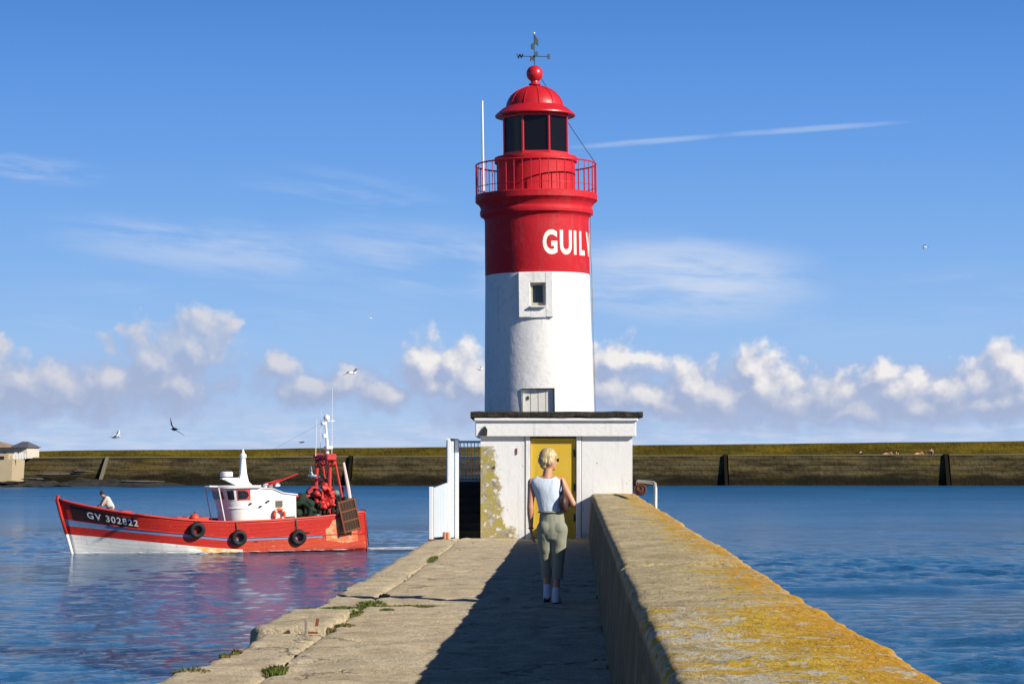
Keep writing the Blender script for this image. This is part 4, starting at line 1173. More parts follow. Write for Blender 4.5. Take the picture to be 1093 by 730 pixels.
def build_house():
    d = 382.0; k = F/d
    k2 = F/(d+12)
    def X(px): return (px-546.5)/k2
    def Z(py): return EYE+(HZ-py)/k2
    beige = paint('beige_render', (.46, .37, .23), .85, .3, (.25, .2, .12), .5, .03, 3)
    pale = paint('pale_render', (.62, .56, .46), .85, .2, (.4, .33, .22), .5, .03, 3)
    slate = paint('slate_roof', (.10, .10, .12), .7, .3, (.05, .05, .05), .8, .02, 3)
    tile = paint('faded_tile_roof', (.36, .24, .17), .8, .3, (.2, .14, .1), .8, .02, 3)
    root = thing('harbour_house', (0, 0, 0), 'pale low house with hipped grey roof at the left end of the breakwater', 'house')
    def bx(x0, x1, y0, y1, zz0, zz1): return MB().box(((X(x0)+X(x1))/2, (y0+y1)/2, (Z(zz0)+Z(zz1))/2), (X(x1)-X(x0), y1-y0, Z(zz1)-Z(zz0)))
    bx(-60, 29, d+12, d+22, 489, 477.5).build('wall', pale, root)
    def hip(x0, x1, y0, y1, ze, zr, mt):
        a, b_, c_, e = X(x0), X(x1), Z(ze), Z(zr); ins = min((b_-a)*.35, 3.5)
        MB().add([(a, y0, c_), (b_, y0, c_), (b_, y1, c_), (a, y1, c_), (a+ins, (y0+y1)/2, e), (b_-ins, (y0+y1)/2, e)],
                 [(0, 1, 5, 4), (1, 2, 5), (2, 3, 4, 5), (3, 0, 4), (3, 2, 1, 0)]).build('roof', mt, root)
    hip(10, 31, d+11, d+23, 477.5, 471, slate)
    hip(-62, 14, d+10.5, d+23.5, 477.5, 470.5, tile)
    for (a, b_) in ((15.5, 18.5), (20.5, 23.5)):
        bx(a, b_, d+11.85, d+12.02, 488, 482.5).build('window', paint('shutter_white', (.8, .8, .8), .6, .1), root)
    for a in (4, -8):
        bx(a, a+3, d+11.85, d+12.02, 487, 482).build('window', dark_glass, root)
    k2 = F/(d-.5)
    root2 = thing('slipway_wall', (0, 0, 0), 'beige sunlit retaining wall below the pale house at the left edge', 'wall')
    a = MB()
    pts = [(X(-120), Z(514)), (X(12), Z(514)), (X(13.5), Z(491)), (X(9), Z(489.5)), (X(9), Z(484)), (X(-120), Z(484))]
    a.prism(pts, d-.5, d+9).build('wall_face', beige, root2)
    bx(-2, 4.5, d-.62, d-.45, 490, 486.8).build('opening', paint('dark_opening', (.02, .015, .01), .9, 0), root2)
    root3 = thing('white_fence', (0, 0, 0), 'small white barred fence beside the pale house above the beige wall', 'fence')
    k2 = F/(d+1)
    f = MB()
    for q in range(5): f.box((X(15+q*3), d+1, Z(487)), (.18, .15, Z(484.5)-Z(490)))
    f.box((X(21), d+1, Z(485)), (X(27.5)-X(14.5), .12, .2)); f.box((X(21), d+1.02, Z(488.5)), (X(27.5)-X(14.5), .1, .2))
    f.build('bars', white_metal, root3)
build_house()

# ------------------------------------------------------------------ people (far, small)
skin_m = paint('skin', (0.52, 0.27, 0.17), .5, .08, (.45, .2, .12), 12, 0, sp=.3)
def small_person(name, loc, rz, joints, mats, label, scale=1.0, group=None, cap=None):
    """joints: dict of points in metres, body fused into one skin, clothes as children"""
    root = thing(name, loc, label, 'person', group, rz); root.scale = (scale,)*3
    J = {k: Vector(v) for k, v in joints.items()}
    b = MB()
    b.ball(J['head'], (.085, .10, .125)); b.cone(J['neck'], J['head'], .055, .05)
    b.cone(J['pelvis'], J['chest'], .14, .15, flat=.7, axis=J.get('front', Vector((0, 1, 0)))); b.cone(J['chest'], J['neck'], .13, .06)
    for s in 'lr':
        b.cone(J['sh'+s], J['el'+s], .05, .04); b.cone(J['el'+s], J['ha'+s], .038, .028); b.cone(J['neck'], J['sh'+s], .06, .055)
        h = J['ha'+s]; dr = (h-J['el'+s]).normalized(); b.cone(h, h+dr*.09, .035, .03, flat=.6)
        side = dr.orthogonal().normalized()
        for q in range(4): b.cone(h+dr*.08+side*(.012*(q-1.5)*1.6), h+dr*.17+side*(.012*(q-1.5)*2), .011, .009)
        b.cone(h+dr*.03, h+dr*.09+side*.06, .013, .01)
        b.cone(J['pelvis'], J['kn'+s], .09, .065); b.cone(J['kn'+s], J['an'+s], .06, .04)
        b.cone(J['an'+s], J['to'+s], .045, .035)
    remesh(b, 'body', mats[0], root, .018, 3)
    c = MB()
    c.cone(J['pelvis'], J['chest'], .165, .175, flat=.72); c.cone(J['chest'], J['neck']-Vector((0, 0, .03)), .155, .08)
    for s in 'lr': c.cone(J['sh'+s], J['el'+s].lerp(J['ha'+s], .4), .068, .055); c.cone(J['chest'], J['sh'+s], .11, .068)
    remesh(c, 'top', mats[1], root, .02, 3)
    c = MB()
    for s in 'lr': c.cone(J['pelvis'], J['kn'+s], .125, .085); c.cone(J['kn'+s], J['kn'+s].lerp(J['an'+s], .75), .08, .07)
    remesh(c, 'trousers', mats[2], root, .02, 3)
    h = MB(); hb = J['head']+Vector((0, -.0, .035)); h.ball(hb, (.098, .112, .11))
    h.build('cap' if cap else 'hair', mats[3], root, smooth=True)
    return root
dark_hair = paint('dark_hair', (.03, .02, .015), .7, 0, bmp=0)
# seated / lying figures on the ledge of the breakwater
sitj = dict(head=(0, 0, .78), neck=(0, .02, .62), chest=(0, .03, .42), pelvis=(0, .08, .12), shl=(-.17, .03, .55), shr=(.17, .03, .55),
            ell=(-.24, .0, .32), elr=(.24, 0, .32), hal=(-.16, -.2, .25), har=(.16, -.2, .25), knl=(-.12, -.33, .42), knr=(.12, -.36, .40),
            anl=(-.12, -.42, .06), anr=(.12, -.44, .06), tol=(-.13, -.58, .04), tor=(.13, -.6, .04))
liej = dict(head=(-.72, 0, .20), neck=(-.56, 0, .16), chest=(-.36, 0, .16), pelvis=(0, 0, .13), shl=(-.5, -.17, .18), shr=(-.5, .17, .16),
            ell=(-.58, -.32, .05), elr=(-.3, .3, .06), hal=(-.72, -.12, .12), har=(-.1, .25, .12), knl=(.36, -.12, .38), knr=(.42, .1, .14),
            anl=(.62, -.12, .05), anr=(.82, .1, .06), tol=(.72, -.12, .12), tor=(.86, .1, .2))
kw = F/(YW+3)
def ledge_z(px): return EYE+(HZ-(489.0-3.5*px/1093.0))/(F/YW)+.02
pinkc = paint('pink_cloth', (.55, .22, .16), .8, .1); tan = paint('tan_cloth', (.42, .26, .16), .8, .1); darkc = paint('dark_cloth', (.03, .03, .04), .8, .1); palec = paint('pale_cloth', (.55, .5, .42), .8, .1)
for (px, jj, rz, mm, lb, sc) in ((919, sitj, .5, (skin_m, tan, darkc, dark_hair), 'person sitting alone on the breakwater ledge, left end of the group', 1.05),
        (948, liej, 0, (skin_m, pinkc, tan, dark_hair), 'person lying on the breakwater ledge left of the gap', 1.35),
        (957, sitj, 1.2, (skin_m, skin_m, tan, dark_hair), 'bare backed person crouched at the feet of the left lying figure', .85),
        (981, liej, .2, (skin_m, skin_m, pinkc, dark_hair), 'person lying on the ledge beside the sitter at the right end', 1.35),
        (994, sitj, -.2, (skin_m, pinkc, darkc, dark_hair), 'pink clad person sitting upright at the right end of the group', 1.5)):
    small_person('person', ((px-546.5)/kw, YW+3.2, ledge_z(px)), rz, jj, mm, lb, sc, 'people resting on the breakwater')

# ------------------------------------------------------------------ fishing boat
def build_boat():
    BY = 115.5; BXc = -14.7; YAW = R(202)
    label = 'red and white wooden trawler with white wheelhouse heading out past the pier'
    root = thing('fishing_boat', (BXc, BY, WZ), label, 'boat', None, YAW)
    TRIM = R(1.2)                            # slightly down by the head
    root.rotation_mode = 'QUATERNION'; root.rotation_quaternion = (Matrix.Rotation(YAW, 3, 'Z') @ Matrix.Rotation(TRIM, 3, 'Y')).to_quaternion()
    Lh = 7.4
    us = [-7.4, -5, -2.5, 0, 2, 3.5, 5, 6.2, 7.0, 7.55]
    Bd = [1.95, 2.40, 2.55, 2.6, 2.55, 2.38, 1.85, 1.15, .55, .06]
    Wd = [1.55, 2.15, 2.40, 2.42, 2.25, 1.85, 1.15, .55, .20, .03]
    SH = [1.78, 1.62, 1.52, 1.50, 1.66, 1.86, 2.10, 2.36, 2.58, 2.78]
    WH = [.004, .004, .03, .20, .42, .62, .80, .95, 1.04, 1.10]       # top of the white boot
    SB = [.62, .62, .60, .60, .84, 1.00, 1.18, 1.34, 1.44, 1.52]       # blue stripe
    ST = [.70, .70, .69, .71, .96, 1.14, 1.36, 1.58, 1.72, 1.84]
    from numpy import interp
    def smooth(u, tab):
        w = [interp(u+d_, us, tab) for d_ in (-.5, -.25, 0, .25, .5)]
        return float(sum(w)/5) if abs(u) < 6.6 else float(interp(u, us, tab))
    def stem(z): return 6.95+.65*max(0, z)/2.78
    def hull(u, z, side=1, off=0.0):
        """u in -7.4..7.55, z height"""
        zs = smooth(u, SH); k = max(-.3, min(1.05, z/zs))
        hb = smooth(u, Wd)
        if z >= 0: hb = hb+(smooth(u, Bd)-hb)*(k**1.25)
        else: hb = hb*(1+z*.6)
        t_ = (u+7.4)/(7.55+7.4)
        x0 = -7.4+.12*z if z > 0 else -7.4; x = x0+(stem(z)-x0)*t_
        return Vector((x, side*(hb+off), z))
    U = [-7.4+14.95*i/72 for i in range(73)]
    rows = [lambda u: -.7, lambda u: -.25, lambda u: 0.0, lambda u: smooth(u, WH), lambda u: smooth(u, SB), lambda u: smooth(u, ST), lambda u: (smooth(u, ST)+smooth(u, SH))/2, lambda u: smooth(u, SH)-.10, lambda u: smooth(u, SH)]
    def hullpaint(name, c0, rust, amt):
        m, t, b, oc = new_mat(name)
        x, y, z = t.sep(oc)
        n1 = t.noise(oc, .8, 4, .6); n2 = t.noise(oc, 6, 6, .7)
        c = t.mix(n1, tuple(v*.82 for v in c0), tuple(min(1, v*1.12) for v in c0))
        sag = t.m('ADD', z, t.m('MULTIPLY', t.m('POWER', t.m('ABSOLUTE', x), 2.0), -.012))
        fr = t.m('FRACT', t.m('MULTIPLY', sag, 5.2))
        line = t.m('MULTIPLY', t.step(t.m('ABSOLUTE', t.m('SUBTRACT', fr, .5)), .07, .02), t.m('ADD', .35, t.m('MULTIPLY', n2, .6)))
        c = t.mix(t.m('MULTIPLY', line, .38), c, tuple(v*.30 for v in c0))
        st = t.noise(t.v('MULTIPLY', oc, (3.2, 3.2, .30)), 1.5, 6, .7)
        c = t.mix(t.m('MULTIPLY', t.step(st, .53, .70), amt), c, rust)
        c = t.mix(t.m('MULTIPLY', t.step(n2, .60, .70), amt), c, tuple(min(1, v*1.3+.18) for v in rust))
        wl = t.m('MULTIPLY', t.step(t.m('ADD', z, t.m('MULTIPLY', n2, .25)), .34, .12), .55)
        c = t.mix(wl, c, tuple(v*.35+.01 for v in c0))
        t.l.new(c, b.inputs['Base Color']); t.l.new(t.m('ADD', .32, t.m('MULTIPLY', n2, .3)), b.inputs['Roughness']); spec(b, .4)
        bump(t, b, t.m('SUBTRACT', t.m('MULTIPLY', n2, .4), line), .012, 1.0)
        return m
    red = hullpaint('hull_red', (.50, .022, .012), (.22, .03, .015), .45)
    red2 = hullpaint('hull_orange_red', (.50, .050, .016), (.34, .14, .05), .60)
    wht = hullpaint('hull_white', (.78, .76, .70), (.50, .26, .09), .30)
    blu = paint('hull_blue', (.16, .26, .44), .5, .25, (.35, .1, .08), 2.2, .006, 6)
    h = MB(); nR = len(rows); nU = len(U)
    for side in (1, -1):
        vs = [hull(u, f(u), side) for u in U for f in rows]
        fs = []; mi = []
        for i in range(nU-1):
            for r in range(nR-1):
                q = (i*nR+r, (i+1)*nR+r, (i+1)*nR+r+1, i*nR+r+1)
                fs.append(q if side < 0 else q[::-1])
                um = U[i]
                mat_i = {0: 0, 1: 0, 2: (1 if um > -.7 else 3), 3: 0, 4: (2 if um > -5.1 else 0), 5: 0, 6: 0, 7: 0}[r]
                if r == 3 and um < -.7: mat_i = 3
                if um > -.7 and r in (0, 1): mat_i = 3
                mi.append(mat_i)
        b0 = len(h.v); h.v += [tuple(v) for v in vs]; h.f += [tuple(k_+b0 for k_ in f) for f in fs]; h.mi += mi
    # transom
    tv = [hull(-7.4, f(-7.4), 1) for f in rows]+[hull(-7.4, f(-7.4), -1) for f in rows]
    h.add(tv, [(r, r+1, nR+r+1, nR+r) for r in range(nR-1)], 0)
    ho = h.build('hull', [red, wht, blu, red2], root, autos=40)
    md = ho.modifiers.new('thick', 'SOLIDIFY'); md.thickness = .07; md.offset = -1
    # deck
    dk = MB(); vs = []
    for u in U:
        z = smooth(u, SH)-.75
        a = hull(u, z, 1, -.05); b_ = hull(u, z, -1, .05*-1)
        vs += [a, Vector((a.x, 0, z+.04)), b_]
    fs = [(i*3+k_, i*3+3+k_, i*3+4+k_, i*3+1+k_) for i in range(nU-1) for k_ in range(2)]
    dk.add(vs, fs).build('deck', paint('deck_red', (.30, .05, .035), .7, .4, (.12, .07, .05), 2), root)
    # stem post and gunwale cap
    st = MB().tube([(6.88, 0, -.6), (6.97, 0, 0), (7.25, 0, 1.1)], [.06, .075, .085], 8); st.build('stem_foot', wht, root, smooth=True)
    st = MB().tube([(7.25, 0, 1.1), (7.50, 0, 2.0), (7.66, 0, 2.72), (7.62, 0, 2.98)], [.085, .09, .10, .09], 8); st.build('stem_post', red, root, smooth=True)
    for side in (1, -1):
        g_ = MB().tube([hull(u, smooth(u, SH), side)+Vector((0, 0, .02)) for u in U], .055, 6); g_.build('gunwale', paint('gunwale_red', (.66, .05, .03), .45, .25, (.3, .06, .04), 3), root, smooth=True)
        g_ = MB().tube([hull(u, smooth(u, ST)+.03, side, .015) for u in U[:64]], .03, 6); g_.build('rubbing_strake', red, root, smooth=True)
    # bow breastwork and low rust marks
    # registration panel and characters that follow the flare
    def onhull(u, z, off): return hull(u, z, 1, off)
    blackp = paint('registration_panel', (.045, .014, .014), .5, .5, (.18, .02, .018), 3)
    nU2 = 26; vs = []
    for i in range(nU2+1):
        u = 7.15-2.75*i/nU2
        ztop = smooth(u, SH)-.12-.10*i/nU2; zb = ztop-.72
        zb = max(zb, smooth(u, ST)+.06)
        for k_ in range(5): vs.append(onhull(u, zb+(ztop-zb)*k_/4, .012))
    MB().add(vs, [(i*5+k_, i*5+k_+1, i*5+k_+6, i*5+k_+5) for i in range(nU2) for k_ in range(4)]).build('registration_panel', blackp, root, smooth=True)
    cur = 6.52
    for ch in 'GV 302822':
        if ch == ' ': cur -= .14; continue
        vv, ff = text_mesh(ch, .43, 0, .010, sx=.92)
        x0 = min(p.x for p in vv); w_ = max(p.x for p in vv)-x0
        out = []
        for p in vv:
            u = cur-(p.x-x0)
            zz = smooth(u, SH)-.57+p.y*1.0
            out.append(onhull(u, zz, .03))
        MB().add(out, ff).build('registration_character', paint('registration_white', (.82, .80, .74), .5, .1), root)
        cur -= w_+.055
    # scupper slots and worn white patch
    for (u0, z0, w_, h_, mt) in ((-4.0, .86, .42, .09, blackp), (-1.3, .52, .22, .05, blackp), (-5.75, .55, .3, .5, wht)):
        if h_ > .3: continue
        vs = [onhull(u0+w_/2*a, z0+h_/2*b_, .012) for a, b_ in ((1, -1), (-1, -1), (-1, 1), (1, 1))]
        MB().add(vs, [(3, 2, 1, 0)]).build('dark_plate', mt, root)
    ys, t, bs, oc = new_mat('rust_yellow_stain')
    n = t.noise(t.v('MULTIPLY', oc, (1, 1, 1.5)), 2.2, 6, .7); c = t.mix(t.step(n, .40, .60), (.74, .60, .36), (.72, .33, .04)); t.l.new(c, bs.inputs['Base Color']); bs.inputs['Roughness'].default_value = .6
    vs = []
    for i in range(15):
        u = 1.9-.17*i; e = math.sin(math.pi*i/14)
        zt_ = max(.05, smooth(u, WH)-.015)*(1.0); zb = max(.02, zt_-.30*e-.03)
        for k_ in range(3): vs.append(hull(u, zb+(zt_-zb)*k_/2, 1, .010))
    MB().add(vs, [(i*3+k_, i*3+k_+1, i*3+k_+4, i*3+k_+3) for i in range(14) for k_ in range(2)]).build('waterline_stain', ys, root)
    worn, t, bs, oc = new_mat('worn_hull_patch')
    n = t.noise(oc, 3.0, 6, .7)
    c = t.mix(t.step(n, .42, .58), (.60, .13, .05), (.55, .34, .16)); t.l.new(c, bs.inputs['Base Color']); bs.inputs['Roughness'].default_value = .7
    vs = []
    for i in range(9):
        u = -5.1-.23*i
        for k_ in range(5):
            zb = .22+.05*i*.3; zt_ = (1.52 if i > 1 else 1.0)+.1*math.sin(i*2)
            if i < 5: zb = .45-.12*i*.3
            vs.append(onhull(u, max(.12, zb)+(zt_-max(.12, zb))*k_/4, .012))
    MB().add(vs, [(i*5+k_, i*5+k_+1, i*5+k_+6, i*5+k_+5) for i in range(8) for k_ in range(4)]).build('worn_patch', worn, root)
    # ---- wheelhouse (rounded front) + deckhouse
    cab = paint('cabin_white', (.80, .79, .76), .42, .14, (.40, .28, .15), 1.5, .004, 6, drips=.18)
    zd = .9
    def outline(hw, xb, xf, r=.85, n_=8):
        pts = [(xb, -hw)]
        pts += [(xf-r+r*math.sin(math.pi/2*i/n_), -hw+r-r*math.cos(math.pi/2*i/n_)) for i in range(n_+1)]
        pts += [(xf-r+r*math.cos(math.pi/2*i/n_), hw-r+r*math.sin(math.pi/2*i/n_)) for i in range(n_+1)]
        pts += [(xb, hw)]
        return pts
    def stack(mb, lv, lean):
        n_ = None; vs = []
        for (z, hw, xb, xf) in lv:
            o_ = outline(hw, xb, xf); n_ = len(o_)
            vs += [(x, y, z) for x, y in o_]
        fs = [(i*n_+k_, i*n_+(k_+1) % n_, (i+1)*n_+(k_+1) % n_, (i+1)*n_+k_) for i in range(len(lv)-1) for k_ in range(n_)]
        fs += [tuple((len(lv)-1)*n_+k_ for k_ in range(n_))]
        mb.add(vs, fs)
    w = MB(); stack(w, [(zd, 1.42, -1.9, -.47), (2.10, 1.45, -1.9, -.37), (2.12, 1.48, -1.9, -.34), (2.16, 1.48, -1.9, -.34), (2.18, 1.45, -1.9, -.36), (3.12, 1.46, -1.9, -.10)], 0)
    w.build('wheelhouse', cab, root, autos=40)
    r_ = MB(); stack(r_, [(3.12, 1.60, -2.0, .20), (3.20, 1.62, -2.0, .23), (3.24, 1.55, -2.0, .16)], 0); r_.build('wheelhouse_roof', cab, root, autos=40)
    # windows: curved strip around the front, panes split by mullions
    gl = paint('cabin_glass', (.015, .017, .02), .12, 0, sp=.6, bmp=0)
    def ring_pt(s_, z, grow):
        """walk the outline at height z; s_ 0..1 from port aft to starboard aft"""
        hw = float(interp(z, [2.18, 3.12], [1.45, 1.46]))+grow; xf = float(interp(z, [2.18, 3.12], [-.36, -.10]))+grow
        o_ = outline(hw, -1.9, xf)[::-1]
        seg = [(Vector(o_[i+1])-Vector(o_[i])).length for i in range(len(o_)-1)]; tot = sum(seg); d_ = s_*tot
        for i, l in enumerate(seg):
            if d_ <= l: p = Vector(o_[i]).lerp(Vector(o_[i+1]), d_/l); return Vector((p.x, p.y, z))
            d_ -= l
        return Vector((*o_[-1], z))
    def win(s0, s1, z0, z1, rnd=False):
        fr = MB(); n_ = 8
        for (z_a, z_b, g0, mt) in ((z0-.06, z1+.06, .012, 0),):
            vs = [ring_pt(s0+(s1-s0)*i/n_, z_, g0) for i in range(n_+1) for z_ in (z_a, z_b)]
            fr.add(vs, [(2*i, 2*i+1, 2*i+3, 2*i+2) for i in range(n_)])
        redf = paint('red_window_frame', (.55, .05, .03), .5, .15)
        f = fr.build('window', redf if rnd else cab, root)
        e = .012; ps = MB()
        vs = []
        for i in range(n_+1):
            a = i/n_; ze = z0; zf = z1
            if rnd and a < .45: q = math.sin(math.acos(1-a/.45))*.5; ze = (z0+z1)/2-(z1-z0)*q; zf = (z0+z1)/2+(z1-z0)*q
            vs += [ring_pt(s0+e+(s1-s0-2*e)*a, ze, .024), ring_pt(s0+e+(s1-s0-2*e)*a, zf, .024)]
        ps.add(vs, [(2*i, 2*i+1, 2*i+3, 2*i+2) for i in range(n_)]); ps.build('pane', gl, f)
    win(.07, .19, 2.58, 3.0, True); win(.20, .285, 2.56, 3.0)
    for s0 in (.31, .395, .48, .565, .65): win(s0, s0+.072, 2.58, 2.98)
    win(.785, .90, 2.62, 2.98)
    for yy in (1.3, -1.3):
        MB().tube([(.04, yy, 3.15), (-.28, yy, 1.3)], .03, 6).build('stanchion', white_metal, root)
    # cloth-like dark fenders at the front foot
    d2 = MB(); lv = [(zd, -3.75, -1.9), (2.55, -3.75, -1.9)]
    d2.prism([(-3.85, zd), (-1.88, zd), (-1.88, 3.10), (-2.7, 3.02), (-3.2, 2.80), (-3.85, 2.72)], -1.38, 1.38)
    dh = d2.build('deckhouse', cab, root)
    MB().prism([(-3.93, 2.70), (-3.93, 2.76), (-3.2, 2.86), (-2.7, 3.07), (-1.9, 3.15), (-1.9, 3.10), (-2.7, 3.03), (-3.2, 2.81)], -1.44, 1.44).build('deckhouse_roof', cab, root)
    wv_ = MB().box((-2.98, 1.40, 2.30), (.36, .03, .34), bev=.01).build('vent_window', paint('vent_grey', (.30, .27, .20), .7, .2), root)
    MB().box((-2.98, 1.42, 2.30), (.28, .02, .26)).build('pane', paint('vent_dark', (.12, .11, .09), .7, .2), wv_)
    MB().box((-2.15, 1.40, 1.72), (.6, .03, 1.55), bev=.01).build('door', cab, root)
    for (x, z) in ((-1.5, 2.35), (-2.4, 2.45), (-2.0, 2.2)):
        MB().tube([(x, 1.46, z), (x, 1.56, z)], .05, 10).build('lamp', black_iron, root)
    MB().box((-3.5, 1.42, 1.52), (.55, .04, .30), bev=.01).build('locker', paint('green_box', (.05, .12, .06), .6, .3), root)
    # funnel, radome, horn
    fn = MB(); fn.prism([(-2.0, 3.2), (-1.0, 3.2), (-1.30, 3.42), (-1.42, 3.8), (-1.48, 4.55), (-1.66, 4.55), (-1.72, 3.8), (-1.80, 3.42)], -.16, .16)
    fn.build('mast_column', cab, root)
    MB().prism([(-1.2, 3.2), (-.55, 3.55), (-.45, 3.55), (-.45, 3.62), (-1.3, 3.62)], -.25, .25).build('radar_bracket', cab, root)
    MB().lathe([(.10, 3.6), (.10, 3.66), (.30, 3.68), (.31, 3.72), (.31, 3.88), (.27, 3.92), (0.01, 3.93)], 24, (-.72, 0, 0)).build('radome', white_metal, root, autos=40)
    MB().lathe([(.10, 4.55), (.17, 4.6), (.17, 4.75), (.08, 4.82), (.05, 4.98), (.01, 5.02)], 14, (-1.58, 0, 0)).build('mast_light', white_metal, root, autos=40)
    MB().tube([(.1, 1.35, 3.22), (.5, 1.30, 3.24)], .045, 8).build('horn', white_metal, root)
    ac = MB()
    for i in range(6): ac.box((-2.4-.2*i, .3*math.sin(i*2), 3.16+.03*(i % 3)), (.16, .22, .12+.05*(i % 2)), bev=.02)
    ac.build('roof_gear', white_metal, root)
    # ---- boom and gallows at the stern
    gred = paint('gallows_red', (.52, .03, .025), .5, .3, (.15, .04, .03), 3)
    bm_ = MB(); bm_.tube([(-2.6, .3, 3.15), (-4.2, .6, 3.75)], .05, 8); bm_.tube([(-2.4, .9, 3.3), (-4.0, -.3, 3.55)], .03, 6); bm_.build('boom', gred, root)
    MB().tube([(-3.9, 1.1, 2.62), (-5.6, 1.1, 2.66)], .06, 8).build('cross_bar', gred, root)
    G_ = MB()
    for side in (1, -1):
        G_.tube([(-5.55, side*1.25, .9), (-5.75, side*1.05, 4.65)], .10, 8)
        G_.tube([(-6.55, side*1.35, .9), (-5.95, side*1.05, 4.6)], .06, 8)
        G_.box((-5.8, side*1.05, 4.55), (.5, .25, .32), bev=.03)
    G_.tube([(-5.75, -1.1, 4.55), (-5.75, 1.1, 4.55)], .11, 8); G_.tube([(-5.68, -1.1, 3.4), (-5.68, 1.1, 3.4)], .07, 8)
    for k_ in range(3): G_.torus((-5.72+.1*k_, -.6+.6*k_, 4.3), .16, .05, Matrix.Rotation(R(90), 3, 'X'), 14, 6)
    G_.build('gallows', gred, root)
    w2 = MB().tube([(-6.75, 1.55, 1.0), (-6.6, 1.25, 3.0), (-6.45, 1.05, 4.25)], [.13, .10, .07], 8)
    w2.build('stern_post', paint('pinkish_white_paint', (.72, .55, .50), .5, .4, (.6, .08, .05), 4), root)
    dr = MB(); Mx = Matrix.Rotation(R(90), 3, 'X')
    for yy in (-.9, .9):
        dr.torus((-5.5, yy, 2.55), .46, .07, Mx, 24, 6); dr.tube([(-5.5, yy-.02, 2.55), (-5.5, yy+.02, 2.55)], .36, 20)
        for k_ in range(5): a = k_*2*math.pi/5; dr.tube([(-5.5, yy, 2.55), (-5.5+.46*math.cos(a), yy, 2.55+.46*math.sin(a))], .035, 5)
    dr.tube([(-5.5, -1.0, 2.55), (-5.5, 1.15, 2.55)], .10, 10)
    for k_ in range(4): dr.box((-5.5+.25*math.cos(k_*1.6), 1.05, 2.55+.25*math.sin(k_*1.6)), (.2, .25, .2), bev=.04)
    dr.build('net_drum', gred, root)
    nt = MB()
    for yy in range(-8, 9, 2): nt.torus((-5.5, yy*.1, 2.55), .22+.03*math.sin(yy), .09, Mx, 18, 6)
    nt.build('wound_net', paint('net_dark_green', (.022, .045, .035), .9, .5, (.01, .01, .01), 9, .03, 20), root)
    # whitish mast with antennas
    m_ = MB().tube([(-5.95, 0, 4.5), (-5.95, 0, 5.2), (-5.88, 0, 6.35)], [.10, .08, .05], 8)
    m_.ball((-5.95, 0, 6.50), (.16, .16, .17)); m_.ball((-5.75, 0, 6.22), (.1, .1, .09)); m_.box((-6.0, 0, 5.0), (.35, .5, .16), bev=.03); m_.box((-6.1, .0, 6.35), (.5, .06, .05)); m_.box((-5.8, 0, 5.6), (.16, .16, .2), bev=.03)
    m_.build('mast', white_metal, root)
    for (x, y, z0, z1, r0) in ((-5.30, 0.1, 4.6, 6.45, .02), (-6.15, .1, 4.6, 8.0, .018), (-5.7, -.4, 4.6, 6.9, .012)):
        MB().tube([(x, y, z0), (x-.10, y, z1)], [r0, r0*.6], 5).build('antenna', white_metal, root)
    rg = MB()
    rg.tube([(-5.75, .0, 4.5), (-1.5, 0, 4.2)], .012, 4); rg.tube([(-5.8, .9, 4.5), (-2.2, .9, 3.2)], .012, 4); rg.tube([(-6.4, 1.0, 4.2), (-7.3, 1.2, 1.8)], .014, 4)
    rg.tube([(-5.95, 0, 6.4), (-3.2, 0, 5.0)], .006, 4)
    rg.build('rigging', black_iron, root)
    pk = MB(); rng = random.Random(31)
    for i in range(22): pk.ball((rng.uniform(-5.75, -5.15), rng.uniform(.6, 1.45), rng.uniform(2.05, 3.1)), rng.uniform(.10, .22), n=9, m=6)
    for i in range(8): pk.tube([(rng.uniform(-5.9, -5.0), 1.3, rng.uniform(2.2, 3.0)), (rng.uniform(-5.9, -5.0), 1.5, rng.uniform(2.0, 3.2))], .05, 6)
    pko = remesh(pk, 'winch_gear', gred, root, .05, 1)
    for v in pko.data.vertices: v.co += v.normal*.07*fbm(v.co.x*6, v.co.y*6, v.co.z*6, 4)
    # hanging dark net and floats between the gallows legs
    hn = MB(); rng = random.Random(12)
    for i in range(80):
        x = rng.uniform(-6.5, -4.9); y = rng.uniform(-.9, 1.45); z = rng.uniform(1.2, 2.5)+.5*rng.random()
        hn.cone((x, y, z), (x+rng.uniform(-.12, .12), y+rng.uniform(-.12, .12), z-rng.uniform(.2, .7)), rng.uniform(.06, .14), rng.uniform(.04, .10), 7)
    hn_o = hn.build('hanging_net', paint('tarred_net', (.02, .022, .02), .95, .5, (.06, .02, .015), 8, .04, 20), root)
    for i, (x, y, z) in enumerate([(-5.2, 1.3, 2.95), (-5.45, 1.35, 2.2), (-5.0, 1.2, 2.35), (-5.95, 1.3, 2.75), (-5.35, 1.25, 3.15), (-4.95, 1.3, 2.75), (-6.1, 1.25, 2.1)]):
        MB().ball((x, y, z), (.17, .15, .15)).build('net_float', gred if i % 3 else paint('float_grey_green', (.16, .22, .17), .6, .2), root, smooth=True)
    wr_ = MB()
    for i in range(9):
        x0 = rng.uniform(-5.9, -5.3); wr_.tube([(x0, rng.uniform(-.9, 1.1), 4.4), (x0-.1, 1.1, 3.1), (rng.uniform(-6.6, -4.4), 1.3, 1.6)], .022, 5)
    wr_.build('wire', black_iron, root)
    for yy in (1.05, -1.05):
        MB().lathe([(.02, -.14), (.17, -.12), (.10, -.05), (.10, .05), (.17, .12), (.02, .14)], 16, (-5.9, yy+.15, 4.28)).build('block', gred, root, autos=40)
    # rust runs and scuffs on the planking
    lad = MB()
    for yy in (.9, 1.25): lad.tube([(-7.62, yy, .1), (-7.45, yy, 1.9)], .03, 5)
    for k_ in range(5): lad.tube([(-7.6+.03*k_, .9, .3+.33*k_), (-7.6+.03*k_, 1.25, .3+.33*k_)], .02, 5)
    lad.build('ladder', black_iron, root)

